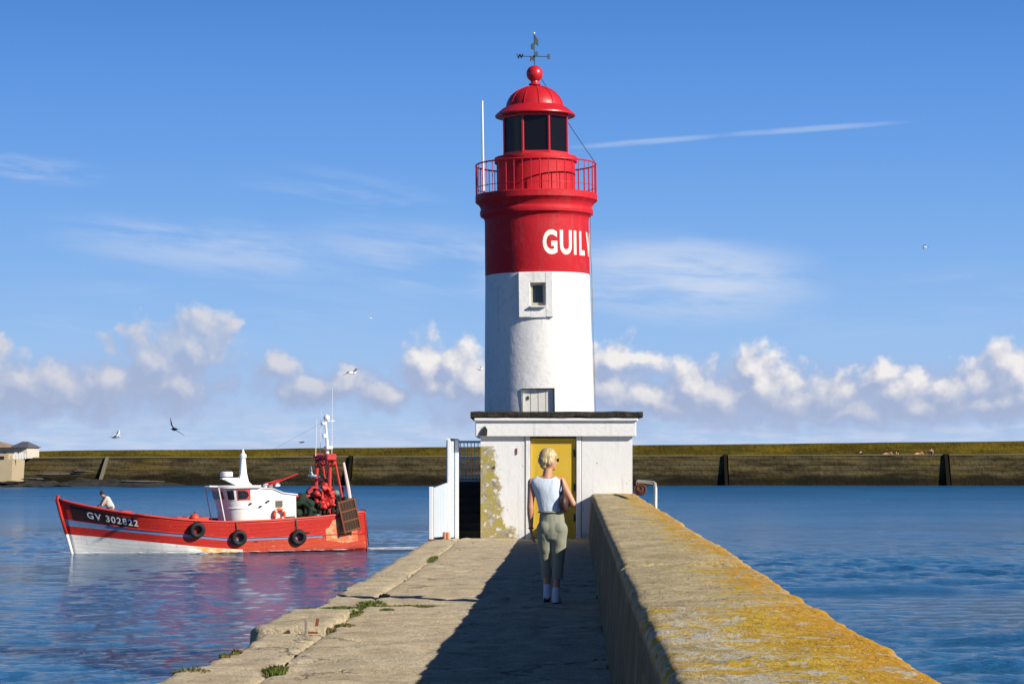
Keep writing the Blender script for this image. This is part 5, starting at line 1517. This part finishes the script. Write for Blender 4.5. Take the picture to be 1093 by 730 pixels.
    MF = Matrix.Translation((BXc, BY, WZ)) @ Matrix.Rotation(YAW, 4, 'Z')
    MW = MF @ Matrix.Rotation(TRIM, 4, 'Y')
    def place(o, loc, rot=(0, 0, 0)):
        o.location = MW @ Vector(loc)
        o.rotation_euler = (Matrix.Rotation(YAW, 3, 'Z') @ (Matrix.Rotation(rot[2], 3, 'Z') @ Matrix.Rotation(rot[1], 3, 'Y') @ Matrix.Rotation(rot[0], 3, 'X'))).to_euler()
    # tyres hung over the side
    def tyre(u, z, lab, tilt):
        p = hull(u, z, 1, .14)
        t_ = thing('tyre_fender', (0, 0, 0), lab, 'tyre', 'tyres hung along the port side')
        place(t_, p, (0, 0, 0))
        M = Matrix.Rotation(tilt, 3, 'Y') @ Matrix.Rotation(R(84), 3, 'X')
        MB().torus((0, 0, 0), .28, .125, M, 28, 10, .95).build('rubber_ring', rubber, t_, smooth=True)
        rp = MB(); top = hull(u, smooth(u, SH), 1, .05)-p
        for e in (-.05, .05): rp.tube([(e, 0, .2), (e*.6+top.x*.5, top.y*.5, .2+(top.z-.2)*.5), (top.x, top.y, top.z)], .016, 5)
        rp.build('hanging_rope', paint('fender_rope', (.12, .10, .07), .8, .3), t_)
    tyre(1.62, 1.18, 'black tyre hung on the hull nearest to the bow', .2)
    tyre(-.42, .74, 'black tyre hung on the hull under the wheelhouse', 0)
    tyre(-3.55, .66, 'black tyre hung on the hull under the lifebuoy', 0)
    # lifebuoy
    lb_ = thing('lifebuoy', (0, 0, 0), 'orange lifebuoy fixed to the white deckhouse wall', 'lifebuoy'); place(lb_, (-2.95, 1.50, 1.78))
    M = Matrix.Rotation(R(90), 3, 'X')
    MB().torus((0, 0, 0), .25, .075, M, 28, 8).build('ring', orange_pl, lb_, smooth=True)
    for a in range(4):
        th = math.pi/4+a*math.pi/2; c_ = Vector((math.cos(th)*.25, 0, math.sin(th)*.25))
        MB().tube([c_-Vector((-math.sin(th), 0, math.cos(th)))*.03, c_+Vector((-math.sin(th), 0, math.cos(th)))*.03], .08, 10).build('band', white_metal, lb_)
    # trawl door leaning on the port quarter
    td = thing('trawl_door', (0, 0, 0), 'brown wooden trawl door slung at the stern quarter', 'trawl door'); place(td, (-6.25, 2.42, 1.66), (R(-6), R(15), 0))
    wood = paint('old_dark_wood', (.060, .030, .016), .8, .4, (.02, .015, .01), 4, .01, 12)
    tb = MB()
    for i in range(6): tb.box((-.36+.144*i, 0, 0), (.138, .06, 1.62), bev=.008)
    tb.build('boards', wood, td)
    for z in (-.75, -.25, .25, .75): MB().box((0, .045, z), (.90, .03, .08)).build('strap', rusty, td)
    for x in (-.42, .42): MB().box((x, .04, 0), (.06, .05, 1.66)).build('edge_iron', rusty, td)
    # nets heaped forward of the drum
    ng = paint('net_heap_green', (.022, .04, .026), .95, .5, (.008, .008, .008), 8, .05, 18)
    nh = MB()
    rng = random.Random(4)
    for i in range(26):
        nh.ball((rng.uniform(-5.0, -4.0), rng.uniform(-1.2, 1.3), rng.uniform(1.0, 2.55)), (rng.uniform(.2, .38), .3, rng.uniform(.15, .3)))
    no = remesh(nh, 'net_heap', ng, None, .07, 2); no.matrix_world = MW.copy()
    for v in no.data.vertices: v.co += v.normal*.12*fbm(v.co.x*5, v.co.y*5, v.co.z*5, 4)
    tag(no, 'dark green heap of fishing net before the red drum', 'fishing net')
    def bx_thing(name, loc, dim, mt, lab, cat, grp=None):
        t_ = thing(name, (0, 0, 0), lab, cat, grp); place(t_, loc)
        b_ = MB(); x, y, z = dim
        b_.box((0, 0, .02), (x, y, .04))
        for s_ in (-1, 1): b_.box((s_*(x/2-.015), 0, z/2+.02), (.03, y, z)); b_.box((0, s_*(y/2-.015), z/2+.02), (x-.06, .03, z))
        b_.box((0, 0, z*.45), (x-.08, y-.08, z*.7)); b_.build('crate_body', mt, t_)
        b_ = MB().torus((0, 0, z+.03), .1, .02, None, 12, 5); b_.build('rope_handle', brown_rope, t_)
    redp = paint('red_plastic', (.60, .06, .03), .5, .25)
    bx_thing('fish_crate', (4.75, .6, 1.32), (.9, .6, .82), redp, 'red fish crate behind the crewman at the bow', 'crate', 'red crates on the boat')
    bx_thing('fish_crate', (4.1, .9, 1.25), (.6, .5, .60), redp, 'smaller red crate further aft from the crewman', 'crate', 'red crates on the boat')
    bx_thing('fish_crate', (1.75, 1.2, .95), (.9, .8, .82), redp, 'red crate just forward of the wheelhouse, foremost one', 'crate', 'red crates on the boat')
    bx_thing('fish_crate', (.95, 1.3, .95), (.6, .6, .80), redp, 'red crate against the wheelhouse front', 'crate', 'red crates on the boat')
    bb = thing('buoy', (0, 0, 0), 'orange red round buoy among the crates before the wheelhouse', 'buoy'); place(bb, (1.35, 1.6, 1.72))
    MB().ball((0, 0, 0), .24, n=16).build('float', redp, bb, smooth=True); MB().tube([(0, 0, .22), (0, 0, .34)], .03).build('eye', black_iron, bb)
    bb = thing('windlass', (0, 0, 0), 'small red windlass on the foredeck behind the stem', 'windlass'); place(bb, (6.25, .1, 1.85))
    MB().tube([(0, -.3, .35), (0, .3, .35)], .13, 12).build('drum', redp, bb); MB().box((0, 0, .12), (.3, .25, .5), bev=.03).build('stand', redp, bb)
    for (u, lab) in ((-4.4, 'green barrel on the stern deck before the drum'),):
        bb = thing('barrel', (0, 0, 0), lab, 'barrel'); place(bb, (-4.75, 1.75, .95))
        MB().lathe([(.22, 0), (.27, .15), (.28, .4), (.27, .65), (.22, .8)], 18, cap1=True).build('drum_body', paint('barrel_green', (.03, .12, .10), .5, .2), bb, autos=40)
        MB().torus((0, 0, .8), .21, .02, None, 18, 5).build('rim', black_iron, bb)
    # crewman bending at the bow
    cj = dict(head=(.26, 0, 1.18), neck=(.17, 0, 1.06), chest=(.06, 0, .92), pelvis=(-.12, 0, .62), shl=(.12, -.2, 1.0), shr=(.12, .2, 1.0),
              ell=(.2, -.26, .74), elr=(.22, .24, .74), hal=(.42, -.14, .66), har=(.42, .14, .62), knl=(.1, -.14, .36), knr=(.02, .14, .36),
              anl=(-.1, -.14, .05), anr=(-.16, .14, .05), tol=(.08, -.15, .04), tor=(.02, .15, .04))
    jacket = paint('grey_white_jacket', (.50, .50, .45), .8, .2, (.2, .2, .2), 6); oil = paint('dark_green_trousers', (.05, .07, .05), .6, .2)
    cm = small_person('person', (0, 0, 0), 0, cj, (skin_m, jacket, oil, paint('dark_cap', (.04, .02, .03), .8, .1)), 'crewman in pale jacket and dark cap bending over at the bow of the red boat', 1.12, None, True)
    place(cm, (5.40, .8, 1.68))
    # foam at the bow, along the side and astern
    fo, t, bs, oc = new_mat('white_foam')
    n = t.noise(t.v('MULTIPLY', oc, (1, 2.2, 1)), 2.4, 6, .7)
    fo.blend_method = 'HASHED' if hasattr(fo, 'blend_method') else fo.blend_method
    tr = t.n.new('ShaderNodeBsdfTransparent'); mxs = t.n.new('ShaderNodeMixShader'); out = t.n['Material Output']
    bs.inputs['Base Color'].default_value = (.72, .76, .80, 1); bs.inputs['Roughness'].default_value = .8
    uvn = t.n.new('ShaderNodeAttribute'); uvn.attribute_name = 'edge'
    t.l.new(t.step(t.m('ADD', n, uvn.outputs['Fac']), .62, .80), mxs.inputs[0])
    t.l.new(tr.outputs[0], mxs.inputs[1]); t.l.new(bs.outputs[0], mxs.inputs[2]); t.l.new(mxs.outputs[0], out.inputs[0])
    def foam(path, widths, dens_):
        vs = []; ed = []; n_ = 7
        for (p, w_) in zip(path, widths):
            for k_ in range(n_):
                s_ = k_/(n_-1)*2-1
                vs.append((p[0], p[1]+s_*w_, .055+.05*(1-abs(s_)))); ed.append(dens_*(1-abs(s_)**2)-.22)
        o_ = MB().add(vs, [(i*n_+k_, i*n_+k_+1, (i+1)*n_+k_+1, (i+1)*n_+k_) for i in range(len(path)-1) for k_ in range(n_-1)]).build('wake_foam', fo, smooth=True)
        at = o_.data.attributes.new('edge', 'FLOAT', 'POINT'); at.data.foreach_set('value', ed)
        o_.matrix_world = MF.copy(); tag(o_, kind='stuff')
    foam([(7.6-.35*i, (.1 if i == 0 else hull(max(-7.4, 7.2-.35*i), 0, 1).y+.10), 0) for i in range(42)], [.32-.004*i for i in range(42)], .46)
    foam([(-7.5-.5*i, .4+.10*math.sin(i*.9), 0) for i in range(22)], [1.5+.03*i for i in range(22)], .50)
    foam([(-7.5-.5*i, 1.6+.16*i, 0) for i in range(26)], [.6]*26, .56)
build_boat()

# ------------------------------------------------------------------ gulls
def gull(px, py, d, span, wl, wr, bank, heading, dark, label):
    """wl/wr: (dihedral inner, outer) of the wings"""
    root = thing('seagull', pos(px, py, d), label, 'seagull', 'gulls in flight')
    root.rotation_euler = (bank, 0, heading)
    body = paint('gull_dark' if dark else 'gull_white', (.06, .055, .055) if dark else (.78, .78, .78), .7, .05, bmp=0)
    tip = paint('gull_wingtip', (.04, .04, .045), .7, 0, bmp=0); wing = paint('gull_wing_dark' if dark else 'gull_wing_grey', (.07, .065, .065) if dark else (.60, .62, .66), .7, .05, bmp=0)
    s = span/2
    b = MB(); pr = [(-.30, .01), (-.26, .035), (-.15, .07), (0, .085), (.12, .07), (.18, .045), (.22, .05), (.26, .045), (.30, .02), (.345, .008)]
    b.tube([(x, 0, .01*math.sin(x*6)) for x, _ in pr], [r*span/1.2 for _, r in pr], 10)
    bo = b.build('body', body, root, smooth=True)
    t_ = MB().add([(-.24, -.035, 0), (-.24, .035, 0), (-.40, .08, .0), (-.42, 0, 0), (-.40, -.08, 0), (-.24, -.035, .012), (-.24, .035, .012), (-.40, .08, .01), (-.42, 0, .01), (-.40, -.08, .01)],
                  [(0, 1, 2, 3, 4), (9, 8, 7, 6, 5)]); t_.build('tail', wing, root)
    for side, (d0, d1) in ((1, wl), (-1, wr)):
        n_ = 9; vs = []
        y = z = 0; 
        for i in range(n_+1):
            f = i/n_; dih = d0 if f < .45 else d1
            if i: y += math.cos(dih)*s/n_; z += math.sin(dih)*s/n_
            ch = (.20-.05*f)*(1-.75*max(0, f-.55)/.45)
            xo = .10+.10*math.sin(min(f, .45)/.45*1.57)-.34*max(0, f-.4)
            vs += [(xo, side*y, z+.008), (xo-ch*.5, side*y, z+.02), (xo-ch, side*y, z), (xo-ch*.5, side*y, z-.004)]
        fs = [(i*4+k, i*4+(k+1) % 4, (i+1)*4+(k+1) % 4, (i+1)*4+k) for i in range(n_) for k in range(4)]
        MB().add(vs, fs).build('wing', wing, root, smooth=True)
    hd = MB().tube([(.33, 0, 0), (.39, 0, -.015)], [.014, .004], 6); hd.build('beak', paint('gull_beak', (.6, .35, .05), .5, 0, bmp=0), root)
    return root
gull(186, 458, 105, 1.10, (.8, .9), (-.1, -.25), R(20), R(120), True, 'dark gull gliding above the breakwater, right of the small white gull')
gull(123, 466, 120, 1.15, (.7, .4), (.5, -.3), R(10), R(-20), False, 'small white gull low over the breakwater at the far left')
gull(376, 398, 105, 1.10, (.6, -.3), (.5, -.5), R(-20), R(60), False, 'white gull high above the stern of the boat')
gull(334, 508, 112, 1.1, (.8, .5), (.7, .2), R(30), R(150), False, 'white gull flying just in front of the red gallows')
gull(322, 472, 230, 1.0, (.2, -.2), (.3, -.2), R(0), R(30), True, 'tiny dark gull speck just above the breakwater near the boat mast')
gull(396, 340, 330, 1.1, (.4, .1), (.4, -.2), R(20), R(70), False, 'tiny pale gull speck above the high white gull')
gull(513, 394, 200, 1.1, (.4, -.1), (.3, -.2), R(20), R(0), False, 'tiny white gull speck beside the left edge of the tower')
gull(987, 264, 260, 1.3, (.4, -.1), (.3, -.2), R(20), R(180), False, 'tiny white gull speck alone in the sky right of the tower')

# ------------------------------------------------------------------ the woman
def cloth(name, c, rough=.85, weave=260, folds=.012, fs=7.0):
    m, t, b, oc = new_mat(name)
    n1 = t.noise(oc, 5, 4, .6)
    t.l.new(t.mix(n1, tuple(x*.85 for x in c), tuple(min(1, x*1.1) for x in c)), b.inputs['Base Color'])
    b.inputs['Roughness'].default_value = rough; spec(b, .15)
    b.inputs['Sheen Weight'].default_value = .1
    h = t.m('ADD', t.noise(t.v('MULTIPLY', oc, (1.0, 1.0, .45)), fs, 4, .6, .6), t.m('MULTIPLY', t.noise(oc, weave, 2, .5), .02))
    bump(t, b, h, folds, 1.0); return m
def build_woman():
    D = 25.8
    base = pos(588, 645, D); base.z = 0.0
    root = thing('person', base, 'woman seen from behind in pale blue sleeveless top and green trousers walking up the pier', 'person')
    root.rotation_euler = (0, 0, R(-3))
    # local frame: x right, y forward (away), z up; pixel scale
    def L(px, py, y=0.0): return Vector(((px-588)*D/F, y, (645-py)*D/F))
    skin = paint('woman_skin', (0.56, 0.275, 0.165), .45, .05, (.5, .2, .12), 12, 0, sp=.35)
    topm = cloth('pale_blue_top', (.60, .68, .76), .8, folds=.016, fs=8); trm = cloth('sage_trousers', (.27, .275, .205), .85, folds=.013, fs=6)
    # joints
    pelvis = L(589, 563, .0); waist = L(587, 546, .0); chest = L(584, 526, .0); neckb = L(583.5, 510, .0); neckt = L(585, 502, .02)
    head = L(585.5, 492, .035)
    shl, shr = L(568, 516, .0), L(599, 514.5, .0)
    ell, hal = L(566, 542, -.02), L(566.5, 566, .05)
    elr, har = L(611.5, 538, -.05), L(605, 541, .17)
    hipl, hipr = L(582, 567, 0), L(596, 567, 0)
    knl, knr = L(583.2, 603, .05), L(594.8, 603, .02)
    anl, anr = L(583.8, 632, .10), L(593.4, 636.5, -.03)
    b = MB()
    # head
    b.ball(head, (.078, .095, .115), n=20, m=14)
    fdir = Vector((math.sin(R(52)), math.cos(R(52)), -.12)).normalized()    # she looks to the right
    rgt = fdir.cross(Vector((0, 0, 1))).normalized(); upv = rgt.cross(fdir)
    b.ball(head+fdir*.045-upv*.045, (.052, .052, .062), n=14)                         # jaw
    b.cone(head+fdir*.088-upv*.002, head+fdir*.112-upv*.022, .010, .014)              # nose
    b.ball(head+fdir*.075-upv*.078, .028)                                              # chin
    b.cone(head+fdir*.090-upv*.048-rgt*.012, head+fdir*.090-upv*.048+rgt*.012, .011, .011)  # lips
    for s in (-1, 1):
        b.ball(head+rgt*s*.078-fdir*.005-upv*.01, (.014, .020, .032), n=10)           # ears
    b.cone(neckb-Vector((0, 0, .02)), head-Vector((0, .01, .06)), .052, .048)
    # torso
    b.cone(pelvis, waist, .135, .115, flat=.72); b.cone(waist, chest, .112, .135, flat=.68); b.cone(chest, neckb-Vector((0, 0, .05)), .125, .085, flat=.65)
    for s, sh in ((-1, shl), (1, shr)):
        b.cone(neckb-Vector((0, 0, .02)), sh, .045, .050)
    def arm(sh, el, ha):
        b.cone(sh, sh.lerp(el, .5), .050, .042); b.cone(sh.lerp(el, .5), el, .042, .035); b.cone(el, el.lerp(ha, .35), .036, .036); b.cone(el.lerp(ha, .35), ha, .035, .022)
    arm(shl, ell, hal); arm(shr, elr, har)
    remesh_parts = b
    # left hand, relaxed and slightly curled
    def hand(h, d_, palm_n, curl):
        d_ = d_.normalized(); sd = d_.cross(palm_n).normalized()
        b.cone(h, h+d_*.05, .024, .030, flat=.5, axis=palm_n); b.cone(h+d_*.03, h+d_*.08, .034, .036, flat=.42, axis=palm_n)
        ln = (.062, .072, .067, .052)
        for q in range(4):
            p = h+d_*.085+sd*(.019*(1.5-q)); q1 = p+(d_+palm_n*curl*.5).normalized()*ln[q]*.5; q2 = q1+(d_+palm_n*curl*1.5).normalized()*ln[q]*.5
            b.cone(p-d_*.02, q1, .0095, .009, 8); b.cone(q1, q2, .009, .0075, 8)
        p = h+d_*.025+sd*.028; q1 = p+(d_*.7+sd*.75+palm_n*.3).normalized()*.04; q2 = q1+(d_*.95+sd*.2+palm_n*.4).normalized()*.03
        b.cone(p, q1, .013, .011, 8); b.cone(q1, q2, .011, .009, 8)
    hand(hal, Vector((.10, .25, -1)), Vector((1, -.1, .1)).normalized(), .55)
    hand(har, Vector((-.75, .5, .15)), Vector((-.4, -.8, -.3)).normalized(), .9)
    # legs below the trousers
    b.cone(hipl, knl, .070, .042); b.cone(knl, knl.lerp(anl, .35), .040, .042); b.cone(knl.lerp(anl, .35), anl, .042, .032)
    b.cone(hipr, knr, .070, .042); b.cone(knr, knr.lerp(anr, .35), .040, .042); b.cone(knr.lerp(anr, .35), anr, .042, .032)
    b.cone(anl, anl+Vector((-.01, .12, -.05)), .033, .028, flat=1); b.cone(anr, anr+Vector((.01, .14, -.035)), .033, .028, flat=1)
    body = remesh(b, 'body', skin, root, .0065, 4, fac=.5)
    # hair: cap of short blond hair, layered locks
    hm, t, bs, oc = new_mat('blond_hair')
    nn = t.noise(t.v('MULTIPLY', oc, (75, 75, 14)), 1.0, 5, .75, .6)
    t.l.new(t.mix(t.step(nn, .35, .65), (.20, .12, .045), (.78, .62, .34)), bs.inputs['Base Color']); bs.inputs['Roughness'].default_value = .45
    bump(t, bs, nn, .004, 1.0)
    h = MB(); hc = head+upv*.018-fdir*.012
    Mh = Matrix((rgt, fdir, upv)).transposed()
    h.ball(hc+upv*.012, (.094, .108, .108), Mh, 24, 18)
    h.ball(hc-fdir*.045-upv*.028, (.078, .070, .072), Mh); h.ball(hc-fdir*.045-upv*.075, (.050, .045, .050), Mh)
    for s in (-1, 1): h.ball(hc+rgt*s*.068-fdir*.01-upv*.035, (.030, .050, .050), Mh)
    rng = random.Random(9)
    for i in range(0):
        th = rng.uniform(-math.pi, math.pi); ph = rng.uniform(-.5, .9)
        n_ = (rgt*math.sin(th)*math.cos(ph)-fdir*math.cos(th)*math.cos(ph)+upv*math.sin(ph)).normalized()
        if n_.dot(fdir) > .62 and n_.dot(upv) < .6: continue
        p = hc+upv*.008+Vector((n_.x*.088, n_.y*.092, n_.z*.100)); tn = (-upv+n_*n_.dot(upv)); tn = tn.normalized() if tn.length > .05 else -fdir
        h.cone(p-n_*.004, p+tn*.055-n_*.002, .010, .005, 6)
    remesh(h, 'hair', hm, root, .006, 2, fac=.4)
    # sunglasses
    g_ = MB(); dk = paint('sunglasses_black', (.01, .01, .012), .2, 0, sp=.6, bmp=0)
    for s in (-1, 1):
        g_.ball(head+fdir*.096+rgt*s*.034+upv*.012, (.029, .010, .021), Mh)
        g_.tube([head+fdir*.088+rgt*s*.060+upv*.016, head+rgt*s*.088+upv*.014], .005, 6)
    g_.tube([head+fdir*.102-rgt*.01+upv*.016, head+fdir*.102+rgt*.01+upv*.016], .005, 6)
    g_.build('sunglasses', dk, root, smooth=True)
    # sleeveless top: lofted shell with real openings
    rings = [ # centre, half width, half depth
        (L(588.3, 546.5, 0), .138, .098), (L(587.6, 543.5, 0), .136, .097), (L(586.8, 538, 0), .137, .096), (L(585.6, 531, 0), .146, .102), (L(584.6, 524, 0), .162, .108), (L(583.8, 519.5, 0), .176, .104),
        (L(583.6, 516.0, 0), .186, .094), (L(583.5, 513.2, 0), .180, .082), (L(583.4, 511.2, 0), .150, .072), (L(583.4, 509.9, .005), .105, .062)]
    tp = MB(); n_ = 48; vs = []
    for j, (c_, hw, hd) in enumerate(rings):
        for k in range(n_):
            a = 2*math.pi*k/n_; ca_, sa = math.cos(a), math.sin(a)
            e = .85
            x = math.copysign(abs(ca_)**e, ca_)*hw; y = math.copysign(abs(sa)**e, sa)*hd
            z = 0
            if j == len(rings)-1: z = -.022*(abs(sa)**2) + .012*abs(ca_)
            f = .004*fbm(a*2.2, c_.z*14, 3, 3)
            vs.append((c_.x+x*(1+f*4), c_.y+y*(1+f*6), c_.z+z))
    fs = [(j*n_+k, j*n_+(k+1) % n_, (j+1)*n_+(k+1) % n_, (j+1)*n_+k) for j in range(len(rings)-1) for k in range(n_)]
    t_o = tp.add(vs, fs).build('top', topm, root, smooth=True)
    s1 = t_o.modifiers.new('s', 'SUBSURF'); s1.levels = 2; s1.render_levels = 2
    s2 = t_o.modifiers.new('t', 'SOLIDIFY'); s2.thickness = .006
    # trousers: wide cropped, fused legs
    tr = MB()
    tr.cone(L(588.5, 548, 0), L(589, 556, 0), .128, .142, 16, flat=.74); tr.cone(L(589, 556, 0), L(589, 566, -.01), .140, .149, 16, flat=.74)
    tr.ball(L(582.5, 564, -.045), (.085, .078, .090)); tr.ball(L(596.5, 564, -.045), (.085, .078, .090))
    tr.cone(L(581.6, 566, -.01), L(582.8, 598, .05), .098, .066, 14); tr.cone(L(582.8, 598, .05), L(583.6, 624, .09), .066, .060, 14)
    tr.cone(L(596.8, 566, -.01), L(595.8, 598, .01), .100, .067, 14); tr.cone(L(595.8, 598, .01), L(594.6, 624, -.02), .067, .062, 14)
    rngf = random.Random(2)
    tr_o = remesh(tr, 'trousers', trm, root, .009, 5, fac=.5)
    import bmesh
    bm = bmesh.new(); bm.from_mesh(tr_o.data)
    bmesh.ops.bisect_plane(bm, geom=bm.verts[:]+bm.edges[:]+bm.faces[:], plane_co=(0, 0, .285), plane_no=(.06, 0, 1), clear_inner=True)
    bm.to_mesh(tr_o.data); bm.free()
    tk = tr_o.modifiers.new('cloth', 'SOLIDIFY'); tk.thickness = .006
    for v in tr_o.data.vertices:
        c_ = v.co; f = .003*fbm(c_.x*10, c_.y*10, c_.z*4, 3)+.002*math.sin(c_.z*46+c_.x*22+2*fbm(c_.x*6, c_.y*6, c_.z*3))*min(1, max(0, (.95-c_.z)*3))
        v.co = c_+v.normal*f
    hem = MB()
    MB().tube([L(577+.0, 547, -.0)], .01) if False else None
    bl = MB(); 
    wb = []
    c_ = L(588.4, 547.3, 0)
    pts = [(c_.x+.141*math.cos(a), c_.y+.103*math.sin(a), c_.z) for a in [2*math.pi*k/32 for k in range(33)]]
    bl.tube(pts, .010, 6, False); bl.build('waistband', trm, root, smooth=True)
    # socks and trainers
    sock = paint('white_sock', (.66, .66, .72), .85, .05, bmp=.002); shoe = paint('white_trainer', (.62, .62, .66), .6, .15, (.2, .2, .22), 12); sole = paint('dark_sole', (.05, .045, .05), .7, .2)
    for (kn, an, toe, lift) in ((knl, anl, Vector((-.015, .19, -.085)), 0), (knr, anr, Vector((.02, .205, -.028)), .015)):
        s_ = MB(); m0 = kn.lerp(an, .80)
        s_.cone(m0, an, .044, .042); s_.cone(an, an+toe*.35+Vector((0, 0, -.02)), .042, .038)
        remesh(s_, 'sock', sock, root, .007, 3)
        f_ = MB(); heel = an+Vector((0, -.03, -.052))
        f_.cone(heel, an+toe*.55+Vector((0, 0, -.035)), .040, .044, flat=.9); f_.cone(an+toe*.5+Vector((0, 0, -.04)), an+toe*1.0+Vector((0, 0, -.025)), .044, .034, flat=.75, axis=(0, 0, 1))
        f_.cone(an+Vector((0, -.02, -.02)), heel, .043, .040)
        sh_ = remesh(f_, 'shoe', shoe, root, .007, 3)
        so = MB(); so.cone(heel-Vector((0, 0, .022)), an+toe*1.0+Vector((0, 0, -.052)), .036, .034, flat=.38, axis=(0, 0, 1)); so.build('sole', sole, sh_, smooth=True)
    # watch on the left wrist
    w_ = MB().torus(hal+Vector((0, 0, .015)), .027, .007, None, 16, 6); w_.build('wristband', dk, root, smooth=True)
    # shoulder bag, a thing of its own
    bag = thing('shoulder_bag', base, 'dark brown shoulder bag tucked under the right arm of the walking woman', 'bag'); bag.rotation_euler = (0, 0, R(-3))
    lb = paint('brown_leather', (.060, .030, .022), .5, .2, (.03, .015, .01), 10, .003)
    bg_ = MB(); c0 = L(603.0, 534, .06)
    poly = [(-.075, .10), (-.055, -.10), (-.03, -.13), (.06, -.125), (.075, -.09), (.045, .05), (.0, .115), (-.05, .125)]
    for i in range(1): bg_.cone(c0+Vector((-.01, -.12, -.04)), c0+Vector((.0, .14, -.04)), .105, .105, 14, flat=.52, axis=(1, 0, 0)); bg_.cone(c0+Vector((-.015, -.08, .05)), c0+Vector((-.01, .12, .05)), .075, .075, 14, flat=.5, axis=(1, 0, 0))
    remesh(bg_, 'bag_body', lb, bag, .010, 3)
    stp = [c0+Vector((-.01, -.14, .0)), L(601.5, 523, -.09), L(599.5, 514.0, -.052), L(598.5, 510.6, .0), L(599.5, 514, .06), c0+Vector((0, .14, .02))]
    MB().tube(stp, .012, 6).build('strap', lb, bag, smooth=True)
build_woman()
